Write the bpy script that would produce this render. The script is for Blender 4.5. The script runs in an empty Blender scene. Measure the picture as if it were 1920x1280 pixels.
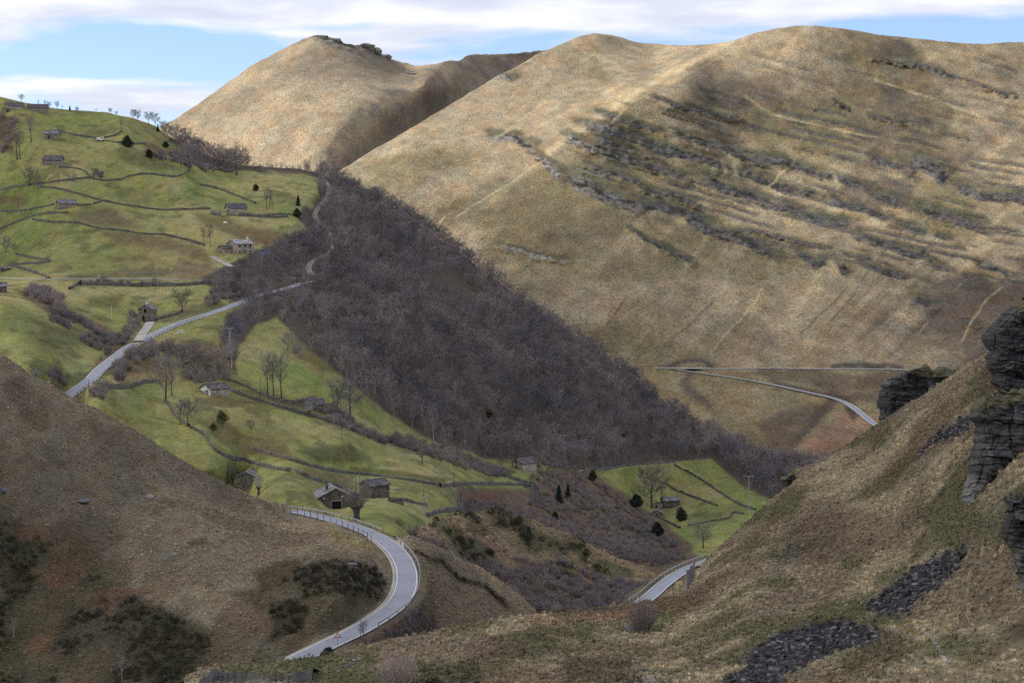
import bpy, math, random
import numpy as np
from mathutils import Vector, Matrix

random.seed(7)
RNG = np.random.default_rng(11)
scene = bpy.context.scene
col = scene.collection

# ------------------------------------------------------------------ camera
F = 3600.0            # focal length in pixels of a 1920-wide frame (a 67 mm lens)
CX, CY, HZ = 960.0, 640.0, 420.0
PITCH = math.atan((CY - HZ) / F)
cam_data = bpy.data.cameras.new('camera')
cam_data.sensor_width = 36.0
cam_data.lens = 36.0 * F / 1920.0
cam_data.clip_start = 1.0
cam_data.clip_end = 60000.0
cam = bpy.data.objects.new('camera', cam_data)
cam.rotation_euler = (math.pi / 2 - PITCH, 0, 0)
col.objects.link(cam)
scene.camera = cam

# ------------------------------------------------------------------ sky and sun
SUN_AZ = math.radians(-80.0)     # from +Y (view direction), negative = to the left
SUN_EL = math.radians(33.0)
SUN = np.array([math.sin(SUN_AZ) * math.cos(SUN_EL), math.cos(SUN_AZ) * math.cos(SUN_EL), math.sin(SUN_EL)])
world = bpy.data.worlds.new('World')
scene.world = world
world.use_nodes = True
wn = world.node_tree.nodes; wl = world.node_tree.links
wn.clear()
def N(tree, kind, **kw):
    n = tree.nodes.new(kind)
    for k, v in kw.items():
        if k.startswith('i_'):
            n.inputs[k[2:].replace('_', ' ')].default_value = v
        else:
            setattr(n, k, v)
    return n
def ramp(tree, src, stops):
    r = tree.nodes.new('ShaderNodeValToRGB')
    e = r.color_ramp.elements
    while len(e) < len(stops): e.new(0.5)
    for el, (p, c) in zip(e, stops):
        el.position = p
        el.color = (c, c, c, 1) if isinstance(c, (int, float)) else (*c, 1)
    tree.links.new(src, r.inputs['Fac'])
    return r
def mth(tree, op, a, b=None, c=None, clamp=False):
    m = tree.nodes.new('ShaderNodeMath'); m.operation = op; m.use_clamp = clamp
    for i, x in enumerate((a, b, c)):
        if x is None: continue
        if isinstance(x, (int, float)): m.inputs[i].default_value = x
        else: tree.links.new(x, m.inputs[i])
    return m.outputs[0]
def mixc(tree, fac, a, b, mode='MIX'):
    m = tree.nodes.new('ShaderNodeMix'); m.data_type = 'RGBA'; m.blend_type = mode
    for idx, x in ((0, fac), (6, a), (7, b)):
        if isinstance(x, (int, float)): m.inputs[idx].default_value = x
        elif isinstance(x, tuple): m.inputs[idx].default_value = (*x, 1)
        else: tree.links.new(x, m.inputs[idx])
    return m.outputs[2]
wt = world.node_tree
sky = N(wt, 'ShaderNodeTexSky', sky_type='NISHITA', sun_disc=False, sun_elevation=SUN_EL,
        sun_rotation=-SUN_AZ if False else SUN_AZ, altitude=900.0, air_density=1.0, dust_density=0.3, ozone_density=4.0)
tc = N(wt, 'ShaderNodeTexCoord')
sep = N(wt, 'ShaderNodeSeparateXYZ'); wl.new(tc.outputs['Generated'], sep.inputs[0])
# clouds live on a layer: project the view direction to a plane above, flattened near the horizon
zc = mth(wt, 'MAXIMUM', sep.outputs['Z'], 0.0)
zz = mth(wt, 'ADD', zc, 0.075)
px = mth(wt, 'DIVIDE', sep.outputs['X'], zz)
py = mth(wt, 'DIVIDE', sep.outputs['Y'], zz)
cmb = N(wt, 'ShaderNodeCombineXYZ'); wl.new(px, cmb.inputs[0]); wl.new(py, cmb.inputs[1])
n1 = N(wt, 'ShaderNodeTexNoise', i_Scale=1.15, i_Detail=8.0, i_Roughness=0.52, i_Distortion=0.25); wl.new(cmb.outputs[0], n1.inputs['Vector'])
# elevation decides how much cloud there is: a band over the hills, clear strip below it
elev = ramp(wt, sep.outputs['Z'], [(0.0, 0.50), (0.060, 0.54), (0.067, 0.51), (0.076, 0.43), (0.091, 0.42), (0.0985, 0.50), (0.108, 0.68), (0.16, 0.72), (0.4, 0.62), (1.0, 0.6)])
cl = mth(wt, 'ADD', n1.outputs['Fac'], elev.outputs['Color'])
cm = ramp(wt, cl, [(0.0, 0.0), (0.98, 0.0), (1.0, 0.0)])
clm = mth(wt, 'MULTIPLY_ADD', cl, 8.0, -7.62, clamp=True)
n2 = N(wt, 'ShaderNodeTexNoise', i_Scale=1.7, i_Detail=7.0, i_Roughness=0.55); wl.new(cmb.outputs[0], n2.inputs['Vector'])
ctone = ramp(wt, n2.outputs['Fac'], [(0.30, (0.46, 0.50, 0.62)), (0.47, (0.57, 0.60, 0.70)), (0.62, (0.74, 0.75, 0.80))])
skyc = mixc(wt, 1.0, sky.outputs['Color'], (0.108, 0.108, 0.136), 'MULTIPLY')
skyc = mixc(wt, 0.10, skyc, (0.40, 0.50, 0.70))
bright = mixc(wt, clm, skyc, ctone.outputs['Color'])
bg = N(wt, 'ShaderNodeBackground'); wl.new(bright, bg.inputs['Color'])
bg.inputs['Strength'].default_value = 1.0
wo = N(wt, 'ShaderNodeOutputWorld'); wl.new(bg.outputs[0], wo.inputs['Surface'])

sun_data = bpy.data.lights.new('sun', 'SUN')
sun_data.energy = 4.3
sun_data.angle = math.radians(0.5)
sun_data.color = (1.0, 0.93, 0.82)
sun_ob = bpy.data.objects.new('sun', sun_data)
sun_ob.rotation_euler = Vector(-SUN).to_track_quat('-Z', 'Y').to_euler()
sun_ob.location = (-300, 200, 700)
col.objects.link(sun_ob)

vs = scene.view_settings
vs.view_transform = 'Standard'; vs.look = 'None'; vs.exposure = 0.50; vs.gamma = 1.0
vs.use_curve_mapping = False
scene.cycles.max_bounces = 5
scene.cycles.transparent_max_bounces = 12
scene.cycles.volume_bounces = 0
scene.cycles.use_denoising = False

#CLOUD#
# ------------------------------------------------------------------ numeric helpers
def rays(u, v):
    """World direction of a photo position, scaled so that depth 1 along the view axis."""
    x = (np.asarray(u, float) - CX) / F
    y = -(np.asarray(v, float) - CY) / F
    c, s = math.cos(PITCH), math.sin(PITCH)
    return np.stack([x, c + s * y, -s + c * y], -1)      # x right, y forward, z up

def _u32(x): return np.asarray(x).astype(np.int64).astype(np.uint32)
def _mix(h):
    h = (h ^ (h >> np.uint32(13))) * np.uint32(1274126177)
    return (h ^ (h >> np.uint32(16))) * (1.0 / 4294967295.0)
def _hash(ix, iy, iz, seed):
    return _mix(_u32(ix) * np.uint32(374761393) + _u32(iy) * np.uint32(668265263) + _u32(iz) * np.uint32(2147483647) + np.uint32((seed * 144665) & 0xffffffff))
def vnoise(p, seed=0):
    """value noise -1..1 on points (N,3) or (N,2)"""
    x, y = p[..., 0], p[..., 1]
    z = p[..., 2] if p.shape[-1] > 2 else np.zeros_like(x)
    ix, iy, iz = np.floor(x), np.floor(y), np.floor(z)
    fx, fy, fz = x - ix, y - iy, z - iz
    fx = fx * fx * (3 - 2 * fx); fy = fy * fy * (3 - 2 * fy); fz = fz * fz * (3 - 2 * fz)
    r = 0; three = p.shape[-1] > 2
    hx = _u32(ix) * np.uint32(374761393); hy = _u32(iy) * np.uint32(668265263) + np.uint32((seed * 144665) & 0xffffffff)
    hx1 = hx + np.uint32(374761393); hy1 = hy + np.uint32(668265263)
    hz = _u32(iz) * np.uint32(2147483647) if three else None
    for dz in ((0, 1) if three else (0,)):
        z_ = (hz + np.uint32(2147483647) if dz else hz) if three else np.uint32(0)
        wz = (fz if dz else 1 - fz) if three else 1.0
        a0 = hy + z_; a1 = hy1 + z_
        h00 = _mix(hx + a0); h01 = _mix(hx + a1)
        a = h00 + (_mix(hx1 + a0) - h00) * fx; b = h01 + (_mix(hx1 + a1) - h01) * fx
        r = r + wz * (a + (b - a) * fy)
    return r * 2 - 1
def fbm(p, scale, octv=4, seed=0, gain=0.5):
    """fbm, about -1..1; scale = size of the largest lumps in the units of p"""
    q = p / scale; r = 0; a = 1.0; t = 0
    for o in range(octv):
        r = r + a * vnoise(q + o * 17.3, seed + o * 7); t += a; a *= gain; q = q * 2.03
    return r / t * 1.6
def sstep(a, b, x):
    t = np.clip((x - a) / (b - a), 0, 1); return t * t * (3 - 2 * t)
def seg_dist(U, V, pts):
    """distance to a polyline and the arc parameter (0..n-1)"""
    best = np.full(U.shape, 1e9); par = np.zeros(U.shape)
    P = np.array([p[:2] for p in pts], float)
    for i in range(len(P) - 1):
        ax, ay = P[i]; bx, by = P[i + 1]
        dx, dy = bx - ax, by - ay; L = dx * dx + dy * dy + 1e-9
        t = np.clip(((U - ax) * dx + (V - ay) * dy) / L, 0, 1)
        d = np.hypot(U - ax - t * dx, V - ay - t * dy)
        m = d < best; best = np.where(m, d, best); par = np.where(m, i + t, par)
    return best, par
def in_poly(U, V, pts):
    inside = np.zeros(U.shape, bool); n = len(pts)
    for i in range(n):
        x1, y1 = pts[i]; x2, y2 = pts[(i + 1) % n]
        if y1 == y2: continue
        c = ((y1 > V) != (y2 > V)) & (U < (x2 - x1) * (V - y1) / (y2 - y1) + x1)
        inside ^= c
    return inside
def poly_soft(U, V, pts, feather):
    d, _ = seg_dist(U, V, list(pts) + [pts[0]])
    s = np.where(in_poly(U, V, pts), d, -d)
    return sstep(-feather, feather, s)
def catmull(P, n):
    P = np.array(P, float); out = []
    Q = np.vstack([2 * P[0] - P[1], P, 2 * P[-1] - P[-2]])
    for i in range(len(P) - 1):
        p0, p1, p2, p3 = Q[i], Q[i + 1], Q[i + 2], Q[i + 3]
        for t in np.linspace(0, 1, n, endpoint=False):
            out.append(0.5 * ((2 * p1) + (-p0 + p2) * t + (2 * p0 - 5 * p1 + 4 * p2 - p3) * t * t + (-p0 + 3 * p1 - 3 * p2 + p3) * t ** 3))
    out.append(P[-1]); return np.array(out)
def resample(P, step):
    d = np.r_[0, np.cumsum(np.linalg.norm(np.diff(P, axis=0), axis=1))]
    n = max(2, int(d[-1] / step) + 1)
    s = np.linspace(0, d[-1], n)
    return np.stack([np.interp(s, d, P[:, k]) for k in range(P.shape[1])], 1)

class TPS:
    def __init__(self, ctrl, smooth=0.0):
        c = np.array(ctrl, float)
        self.x = c[:, :2] / 500.0; y = np.log(c[:, 2]); n = len(c)
        K = self._k(np.linalg.norm(self.x[:, None] - self.x[None], axis=-1)) + np.eye(n) * smooth
        A = np.zeros((n + 3, n + 3)); A[:n, :n] = K; A[:n, n] = 1; A[:n, n + 1:] = self.x
        A[n, :n] = 1; A[n + 1:, :n] = self.x.T
        self.w = np.linalg.solve(A, np.r_[y, 0, 0, 0])
    @staticmethod
    def _k(r): return np.where(r > 0, r * r * np.log(r + 1e-12), 0)
    def __call__(self, U, V):
        sh = U.shape; q = np.stack([U.ravel(), V.ravel()], 1) / 500.0; out = np.empty(len(q))
        for i in range(0, len(q), 40000):
            b = q[i:i + 40000]; r = np.linalg.norm(b[:, None] - self.x[None], axis=-1)
            out[i:i + 40000] = self._k(r) @ self.w[:-3] + self.w[-3] + b @ self.w[-2:]
        return np.exp(out).reshape(sh)

# ------------------------------------------------------------------ mesh and object helpers
def new_obj(name, data, parent=None, loc=None):
    o = bpy.data.objects.new(name, data); col.objects.link(o)
    if parent is not None: o.parent = parent
    if loc is not None: o.location = loc
    return o
def tag(o, label=None, cat=None, group=None, kind=None):
    if label: o['label'] = label
    if cat: o['category'] = cat
    if group: o['group'] = group
    if kind: o['kind'] = kind
    return o
def mesh_from(name, verts, faces, mats=None, mat_idx=None, smooth=False, col_attr=None):
    """verts (N,3); faces: (M,3) or (M,4) array, or a list of lists"""
    me = bpy.data.meshes.new(name)
    v = np.asarray(verts, np.float32)
    if isinstance(faces, np.ndarray) and faces.ndim == 2:
        k = faces.shape[1]; m = len(faces)
        me.vertices.add(len(v)); me.vertices.foreach_set('co', v.ravel())
        me.loops.add(m * k); me.loops.foreach_set('vertex_index', faces.astype(np.int32).ravel())
        me.polygons.add(m); me.polygons.foreach_set('loop_start', np.arange(0, m * k, k, dtype=np.int32))
        me.update(calc_edges=True)
    else:
        me.from_pydata([tuple(map(float, a)) for a in v], [], [list(map(int, f)) for f in faces]); me.update()
    for m in (mats or []): me.materials.append(m)
    if mat_idx is not None: me.polygons.foreach_set('material_index', np.asarray(mat_idx, np.int32))
    if smooth: me.polygons.foreach_set('use_smooth', np.ones(len(me.polygons), bool))
    if col_attr is not None:
        for an, data in col_attr.items():
            data = np.asarray(data, np.float32)
            if data.ndim == 2:
                a = me.attributes.new(an, 'FLOAT_COLOR', 'POINT')
                a.data.foreach_set('color', np.c_[data, np.ones(len(data), np.float32)].ravel())
            else:
                a = me.attributes.new(an, 'FLOAT', 'POINT'); a.data.foreach_set('value', data)
    me.validate(clean_customdata=False) if False else None
    return me
class MB:
    """collects boxes, tubes and free faces into one mesh"""
    def __init__(self): self.v = []; self.f = []; self.m = []
    def add(self, verts, faces, mi=0):
        b = len(self.v); self.v += [tuple(map(float, p)) for p in verts]
        for f in faces: self.f.append([i + b for i in f]); self.m.append(mi)
    def box(self, c, s, rz=0.0, mi=0, taper=1.0):
        cx, cy, cz = c; sx, sy, sz = [k / 2 for k in s]; ca, sa = math.cos(rz), math.sin(rz); vs = []
        for z, t in ((-sz, 1.0), (sz, taper)):
            for x, y in ((-sx, -sy), (sx, -sy), (sx, sy), (-sx, sy)):
                x *= t; y *= t; vs.append((cx + x * ca - y * sa, cy + x * sa + y * ca, cz + z))
        self.add(vs, [(0, 3, 2, 1), (4, 5, 6, 7), (0, 1, 5, 4), (1, 2, 6, 5), (2, 3, 7, 6), (3, 0, 4, 7)], mi)
    def tube(self, pts, rad, n=4, mi=0, cap=True):
        pts = [Vector(p) for p in pts]; rings = []
        if isinstance(rad, (int, float)): rad = [rad] * len(pts)
        for i, p in enumerate(pts):
            d = (pts[min(i + 1, len(pts) - 1)] - pts[max(i - 1, 0)])
            if d.length < 1e-6: d = Vector((0, 0, 1))
            d.normalize(); a = d.cross(Vector((0.31, 0.95, 0.07)))
            if a.length < 1e-3: a = d.cross(Vector((1, 0, 0)))
            a.normalize(); b = d.cross(a); rings.append([p + (a * math.cos(t) + b * math.sin(t)) * rad[i] for t in [2 * math.pi * k / n for k in range(n)]])
        base = len(self.v)
        for r in rings: self.v += [tuple(q) for q in r]
        for i in range(len(rings) - 1):
            for k in range(n):
                a0 = base + i * n + k; a1 = base + i * n + (k + 1) % n
                self.f.append([a0, a1, a1 + n, a0 + n]); self.m.append(mi)
        if cap:
            self.f.append([base + k for k in range(n)][::-1]); self.m.append(mi)
            self.f.append([base + (len(rings) - 1) * n + k for k in range(n)]); self.m.append(mi)
    def mesh(self, name, mats, smooth=False):
        me = bpy.data.meshes.new(name); me.from_pydata(self.v, [], self.f); me.update()
        for m in (mats if isinstance(mats, (list, tuple)) else [mats]): me.materials.append(m)
        if isinstance(mats, (list, tuple)) and len(mats) > 1: me.polygons.foreach_set('material_index', np.array(self.m, np.int32))
        if smooth: me.polygons.foreach_set('use_smooth', np.ones(len(me.polygons), bool))
        return me
    def build(self, name, mats, parent=None, smooth=False, loc=None):
        return new_obj(name, self.mesh(name, mats, smooth), parent, loc)

# ------------------------------------------------------------------ materials
def mat_base(name, rough=0.9, spec=0.2):
    m = bpy.data.materials.new(name); m.use_nodes = True
    t = m.node_tree; b = t.nodes['Principled BSDF']
    b.inputs['Roughness'].default_value = rough; b.inputs['Specular IOR Level'].default_value = spec
    return m, t, b
def ground_mat(name, s_fine, s_mid, amt=0.5, bump=0.6, bump_dist=0.5, stretch=None, mid=1.0):
    """ground whose cover colour is the attribute 'cover'; adds grain, tussock mottling and relief"""
    m, t, b = mat_base(name, 0.95, 0.12)
    at = N(t, 'ShaderNodeAttribute', attribute_name='cover')
    g = N(t, 'ShaderNodeNewGeometry')
    src = g.outputs['Position']
    if stretch:
        mp = N(t, 'ShaderNodeMapping'); mp.inputs['Scale'].default_value = stretch
        t.links.new(src, mp.inputs['Vector']); src = mp.outputs[0]
    nf = N(t, 'ShaderNodeTexNoise', i_Scale=1.0 / s_fine, i_Detail=6.0, i_Roughness=0.78); t.links.new(src, nf.inputs['Vector'])
    nm = N(t, 'ShaderNodeTexNoise', i_Scale=1.0 / s_mid, i_Detail=5.0, i_Roughness=0.6); t.links.new(src, nm.inputs['Vector'])
    a = mth(t, 'MULTIPLY_ADD', nf.outputs['Fac'], 5.2 * amt, 1 - 2.6 * amt)
    c = mth(t, 'MULTIPLY_ADD', nm.outputs['Fac'], 3.4 * amt * mid, 1 - 1.7 * amt * mid)
    k = mth(t, 'MULTIPLY', a, c); k = mth(t, 'MAXIMUM', k, 0.15)
    kc = N(t, 'ShaderNodeCombineColor')
    for i in range(3): t.links.new(k, kc.inputs[i])
    c1 = mixc(t, 1.0, at.outputs['Color'], kc.outputs[0], 'MULTIPLY')
    # hue drift: some tussocks redder, some greyer
    nh = N(t, 'ShaderNodeTexNoise', i_Scale=0.6 / s_mid, i_Detail=3.0); t.links.new(src, nh.inputs['Vector'])
    hr = ramp(t, nh.outputs['Fac'], [(0.35, (1.08, 0.97, 0.88)), (0.65, (0.94, 1.02, 1.08))])
    c2 = mixc(t, 0.8, c1, hr.outputs['Color'], 'MULTIPLY')
    t.links.new(c2, b.inputs['Base Color'])
    hsum = mth(t, 'MULTIPLY_ADD', nm.outputs['Fac'], 1.5 * mid, nf.outputs['Fac'])
    bp = N(t, 'ShaderNodeBump'); bp.inputs['Strength'].default_value = bump; bp.inputs['Distance'].default_value = bump_dist
    t.links.new(hsum, bp.inputs['Height']); t.links.new(bp.outputs[0], b.inputs['Normal'])
    return m
def simple_mat(name, rgb, rough=0.85, noise=0.0, scale=1.0, bump=0.0, spec=0.2, bscale=None, bdist=0.05):
    m, t, b = mat_base(name, rough, spec)
    if noise > 0 or bump > 0:
        g = N(t, 'ShaderNodeTexCoord')
        nn = N(t, 'ShaderNodeTexNoise', i_Scale=scale, i_Detail=6.0, i_Roughness=0.65); t.links.new(g.outputs['Object'], nn.inputs['Vector'])
        lo = tuple(c * (1 - noise) for c in rgb); hi = tuple(min(1, c * (1 + noise)) for c in rgb)
        r = ramp(t, nn.outputs['Fac'], [(0.3, lo), (0.7, hi)]); t.links.new(r.outputs['Color'], b.inputs['Base Color'])
        if bump > 0:
            n3 = N(t, 'ShaderNodeTexNoise', i_Scale=bscale or scale, i_Detail=4.0); t.links.new(g.outputs['Object'], n3.inputs['Vector'])
            bp = N(t, 'ShaderNodeBump'); bp.inputs['Strength'].default_value = bump; bp.inputs['Distance'].default_value = bdist
            t.links.new(n3.outputs['Fac'], bp.inputs['Height']); t.links.new(bp.outputs[0], b.inputs['Normal'])
    else:
        b.inputs['Base Color'].default_value = (*rgb, 1)
    return m

# ------------------------------------------------------------------ terrain sheets
class Sheet:
    """A hill: depth over the photo plane interpolated from surveyed points, turned into a world surface with a rounded far side."""
    def __init__(self, ctrl, top, bot, u0, u1, du, nv, power=1.0, soft=3):
        self.f = TPS(ctrl); self.top = np.array(top, float); self.bot = np.array(bot, float)
        self.nu = int((u1 - u0) / du) + 1; self.u = np.linspace(u0, u1, self.nu); self.nv = nv
        self.vt = np.interp(self.u, self.top[:, 0], self.top[:, 1]); self.vb = np.interp(self.u, self.bot[:, 0], self.bot[:, 1])
        # soften the polyline corners
        for _ in range(soft):
            self.vt = np.convolve(np.pad(self.vt, 2, mode='edge'), [.1, .2, .4, .2, .1], 'valid')
        self.t = np.linspace(0, 1, nv) ** power
        self.power = power
        self.U = np.repeat(self.u[None], nv, 0); self.V = self.vt + (self.vb - self.vt) * self.t[:, None]
        self.D = self.f(self.U, self.V)
    def rough_top(self, amp, scale, seed):
        n = fbm(np.stack([self.u, self.u * 0], 1), scale, 4, seed)
        self.vt = self.vt + n * amp; self.V = self.vt + (self.vb - self.vt) * self.t[:, None]; self.D = self.f(self.U, self.V)
    def finish(self):
        self.P = rays(self.U, self.V) * self.D[..., None]
    def at(self, u, v):
        """world points under photo positions"""
        u = np.atleast_1d(np.asarray(u, float)); v = np.atleast_1d(np.asarray(v, float))
        fu = np.clip((u - self.u[0]) / (self.u[1] - self.u[0]), 0, self.nu - 1.001)
        vt = np.interp(u, self.u, self.vt); vb = np.interp(u, self.u, self.vb)
        tt = np.clip((v - vt) / (vb - vt), 0, 1) ** (1 / self.power)
        fv = np.clip(tt * (self.nv - 1), 0, self.nv - 1.001)
        iu, iv = fu.astype(int), fv.astype(int); a, b = (fu - iu)[:, None], (fv - iv)[:, None]
        P = self.P
        return (P[iv, iu] * (1 - a) + P[iv, iu + 1] * a) * (1 - b) + (P[iv + 1, iu] * (1 - a) + P[iv + 1, iu + 1] * a) * b
    def carve(self, line, half, blend, drop=0.12, up=True):
        """press the surface flat under a road given as world points (n,3)"""
        X, Y, Z = self.P[..., 0], self.P[..., 1], self.P[..., 2]
        lo, hi = line.min(0) - half - blend - 2, line.max(0) + half + blend + 2
        m = (X > lo[0]) & (X < hi[0]) & (Y > lo[1]) & (Y < hi[1]) & (np.abs(Z - np.clip(Z, lo[2] - 5, hi[2] + 5)) < 1)
        if not m.any(): return
        x, y, z = X[m], Y[m], Z[m]
        d, par = seg_dist(x, y, line[:, :2])
        i = np.clip(par.astype(int), 0, len(line) - 2); a = par - i
        zr = line[i, 2] * (1 - a) + line[i + 1, 2] * a - drop
        w = 1 - sstep(half, half + blend, d)
        self.P[m, 2] = z * (1 - w) + zr * w
    def to_mesh(self, name, mat, cover, back=(4, 10, 20, 40, 80, 150), curve=0.004, extra=None, back_drop=None):
        P = self.P
        top = P[0]; dirs = top.copy(); dirs[:, 2] = 0; dirs /= np.linalg.norm(dirs, axis=1)[:, None]
        slope = np.minimum(top[:, 2] / np.linalg.norm(top[:, :2], axis=1), 0.0)
        rows = []
        for s in back[::-1]:
            q = top + dirs * s; q[:, 2] = top[:, 2] + slope * s - curve * s * s if s < 60 else top[:, 2] + slope * s - curve * 3600 - (s - 60) * (curve * 120); rows.append(q)
        allP = np.concatenate([np.array(rows), P], 0); nb = len(rows); R, C = allP.shape[:2]
        idx = np.arange(R * C).reshape(R, C)
        f = np.stack([idx[1:, :-1], idx[1:, 1:], idx[:-1, 1:], idx[:-1, :-1]], -1).reshape(-1, 4)
        cv = np.concatenate([np.repeat(cover[:1], nb, 0), cover], 0).reshape(-1, 3)
        ca = {'cover': np.clip(cv, 0.003, 1)}
        if extra:
            for k, e in extra.items(): ca[k] = np.concatenate([np.repeat(e[:1], nb, 0), e], 0).ravel()
        me = mesh_from(name, allP.reshape(-1, 3), f, [mat], smooth=True, col_attr=ca)
        self.cover = cover
        return new_obj(name, me)
def mixw(c, rgb, w):
    return c * (1 - w[..., None]) + np.array(rgb) * w[..., None]

# ================================================================== FAR PEAK
DRY = (0.36, 0.29, 0.19); DRYB = (0.26, 0.21, 0.145); HEATH_AND_SHADE = (0.085, 0.068, 0.058); ROCKC = (0.20, 0.185, 0.17); OLIVE = (0.11, 0.10, 0.042)
m_far = ground_mat('dry_grass_far', 2.6, 17.0, mid=.5, amt=0.6, bump=1.0, bump_dist=3.0, stretch=(1, 0.4, 1))
far = Sheet([(250, 260, 2750), (330, 225, 2700), (420, 160, 2780), (520, 98, 2850), (600, 66, 2900), (690, 92, 2950), (780, 124, 3080), (880, 106, 3400), (960, 100, 3600), (1100, 90, 3700),
             (330, 320, 2500), (480, 250, 2480), (480, 330, 2380), (620, 270, 2330), (600, 180, 2560), (720, 200, 2560), (800, 150, 2820), (640, 320, 2300), (700, 280, 2500), (760, 250, 2720), (830, 200, 2980), (900, 150, 3330),
             (560, 400, 2150), (300, 400, 2350), (750, 330, 2500), (900, 260, 2950), (1000, 200, 3400)],
            [(240, 262), (300, 238), (330, 222), (360, 203), (420, 160), (480, 118), (520, 98), (550, 82), (570, 73), (585, 68), (600, 66), (612, 67), (625, 73), (650, 82), (662, 85), (672, 84), (690, 87), (703, 98), (712, 101), (722, 104), (735, 112),
             (755, 117), (780, 124), (800, 121), (815, 120), (835, 114), (860, 114), (875, 105), (890, 102), (960, 101), (990, 98), (1060, 90), (1120, 88)],
            [(240, 420), (1120, 420)], 240, 1110, 2.2, 150, soft=0)
far.rough_top(1.3, 7, 3)
w3 = rays(far.U, far.V) * far.D[..., None] * np.array([1, 0.45, 1])
n = fbm(w3, 160, 5, 21) * 0.006 + fbm(w3, 24, 3, 5) * 0.0010
edge = sstep(0, 14, far.V - far.vt)
U, V = far.U, far.V
crag = poly_soft(U + 6 * vnoise(w3 / 20, 8), V + 5 * vnoise(w3 / 18, 9), [(575, 66), (600, 60), (640, 72), (735, 100), (740, 118), (700, 112), (650, 98), (610, 84)], 5)
far.D = far.D * (1 + n * edge + crag * fbm(w3, 14, 4, 4) * 0.004)
far.finish()
c = np.broadcast_to(np.array(DRY), U.shape + (3,)).copy()
q = np.stack([U + V * 0.9, V - U * 0.5], -1)
c = mixw(c, HEATH_AND_SHADE, sstep(0.12, 0.55, fbm(w3, 120, 5, 31)) * 0.55)
c = mixw(c, DRYB, sstep(-0.1, 0.5, fbm(w3, 40, 4, 32)) * 0.7)
c = mixw(c, (0.10, 0.085, 0.068), poly_soft(U + 20 * fbm(w3, 80, 3, 2), V + 10 * fbm(w3, 60, 3, 6), [(870, 120), (1060, 80), (1100, 120), (700, 420), (560, 420), (640, 290), (760, 200), (830, 160)], 14) * 0.55)  # flank turned from the sun: its shade is darkened into the cover colour
c = mixw(c, ROCKC, sstep(0.15, 0.5, fbm(w3, 30, 4, 12)) * poly_soft(U, V, [(640, 100), (760, 130), (780, 190), (700, 230), (640, 250), (600, 330), (560, 330), (620, 240), (700, 180)], 22) * 0.7)
c = mixw(c, (0.15, 0.135, 0.115), crag * (0.6 + 0.4 * vnoise(w3 / 9, 3)))
far_ob = far.to_mesh('far_hill', m_far, c, curve=0.0012, back=(10, 25, 50, 100, 200, 400))
tag(far_ob, 'pointed far hill of dry sunlit grass with crags on its summit', kind='structure')

# ================================================================== BIG HILL ACROSS THE VALLEY
m_big = ground_mat('dry_grass_slope', 1.7, 11.0, mid=.5, amt=0.6, bump=1.0, bump_dist=2.2, stretch=(1, 0.4, 1))
big = Sheet([(560, 380, 1620), (640, 320, 1660), (700, 280, 1720), (830, 205, 1850), (960, 130, 1990), (1115, 62, 2140), (1250, 86, 2170), (1370, 79, 2040), (1490, 48, 1960), (1640, 62, 1960), (1920, 80, 1900), (2000, 84, 1890),
             (1280, 125, 1900), (1200, 170, 1790), (1100, 235, 1690), (1040, 275, 1655), (1230, 120, 2040), (1100, 160, 1930), (1000, 220, 1790), (900, 250, 1730), (760, 290, 1640),
             (700, 360, 1570), (850, 400, 1500), (1000, 450, 1430), (1060, 340, 1570), (1200, 550, 1330), (1200, 240, 1715), (1330, 160, 1850), (1400, 300, 1700), (1500, 200, 1830), (1700, 200, 1810), (1900, 200, 1770), (1950, 400, 1500),
             (1600, 400, 1560), (1400, 450, 1490), (1300, 600, 1310), (1600, 600, 1290), (1950, 560, 1290), (1250, 690, 1230), (1450, 690, 1225), (1700, 690, 1225), (1950, 700, 1180),
             (1240, 760, 1130), (1350, 740, 1150), (1480, 780, 1080), (1500, 830, 1000), (1640, 800, 1030), (1400, 850, 990), (1300, 900, 930), (1560, 760, 1110), (1550, 870, 950), (1750, 900, 950), (700, 500, 1420), (900, 650, 1260), (1100, 750, 1160), (600, 450, 1500), (1950, 950, 900)],
            [(520, 405), (560, 378), (600, 350), (640, 318), (660, 306), (700, 281), (760, 247), (830, 205), (880, 175), (925, 147), (945, 136), (960, 131), (1000, 106), (1050, 84), (1085, 69), (1115, 62), (1150, 67), (1175, 74), (1200, 80), (1260, 85), (1310, 85), (1345, 82), (1370, 79),
             (1395, 69), (1420, 61), (1460, 53), (1490, 48), (1530, 48), (1560, 51), (1590, 55), (1640, 64), (1700, 71), (1740, 75), (1790, 80), (1850, 83), (1890, 79), (1960, 80), (2050, 92), (2150, 110)],
            [(520, 700), (900, 800), (1200, 880), (1400, 930), (1700, 930), (1960, 960), (2150, 960)], 522, 2140, 2.4, 350, 0.92)
big.rough_top(1.0, 16, 5)
U, V = big.U, big.V
P0 = rays(U, V) * big.D[..., None] * np.array([1, 0.45, 1])
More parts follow.
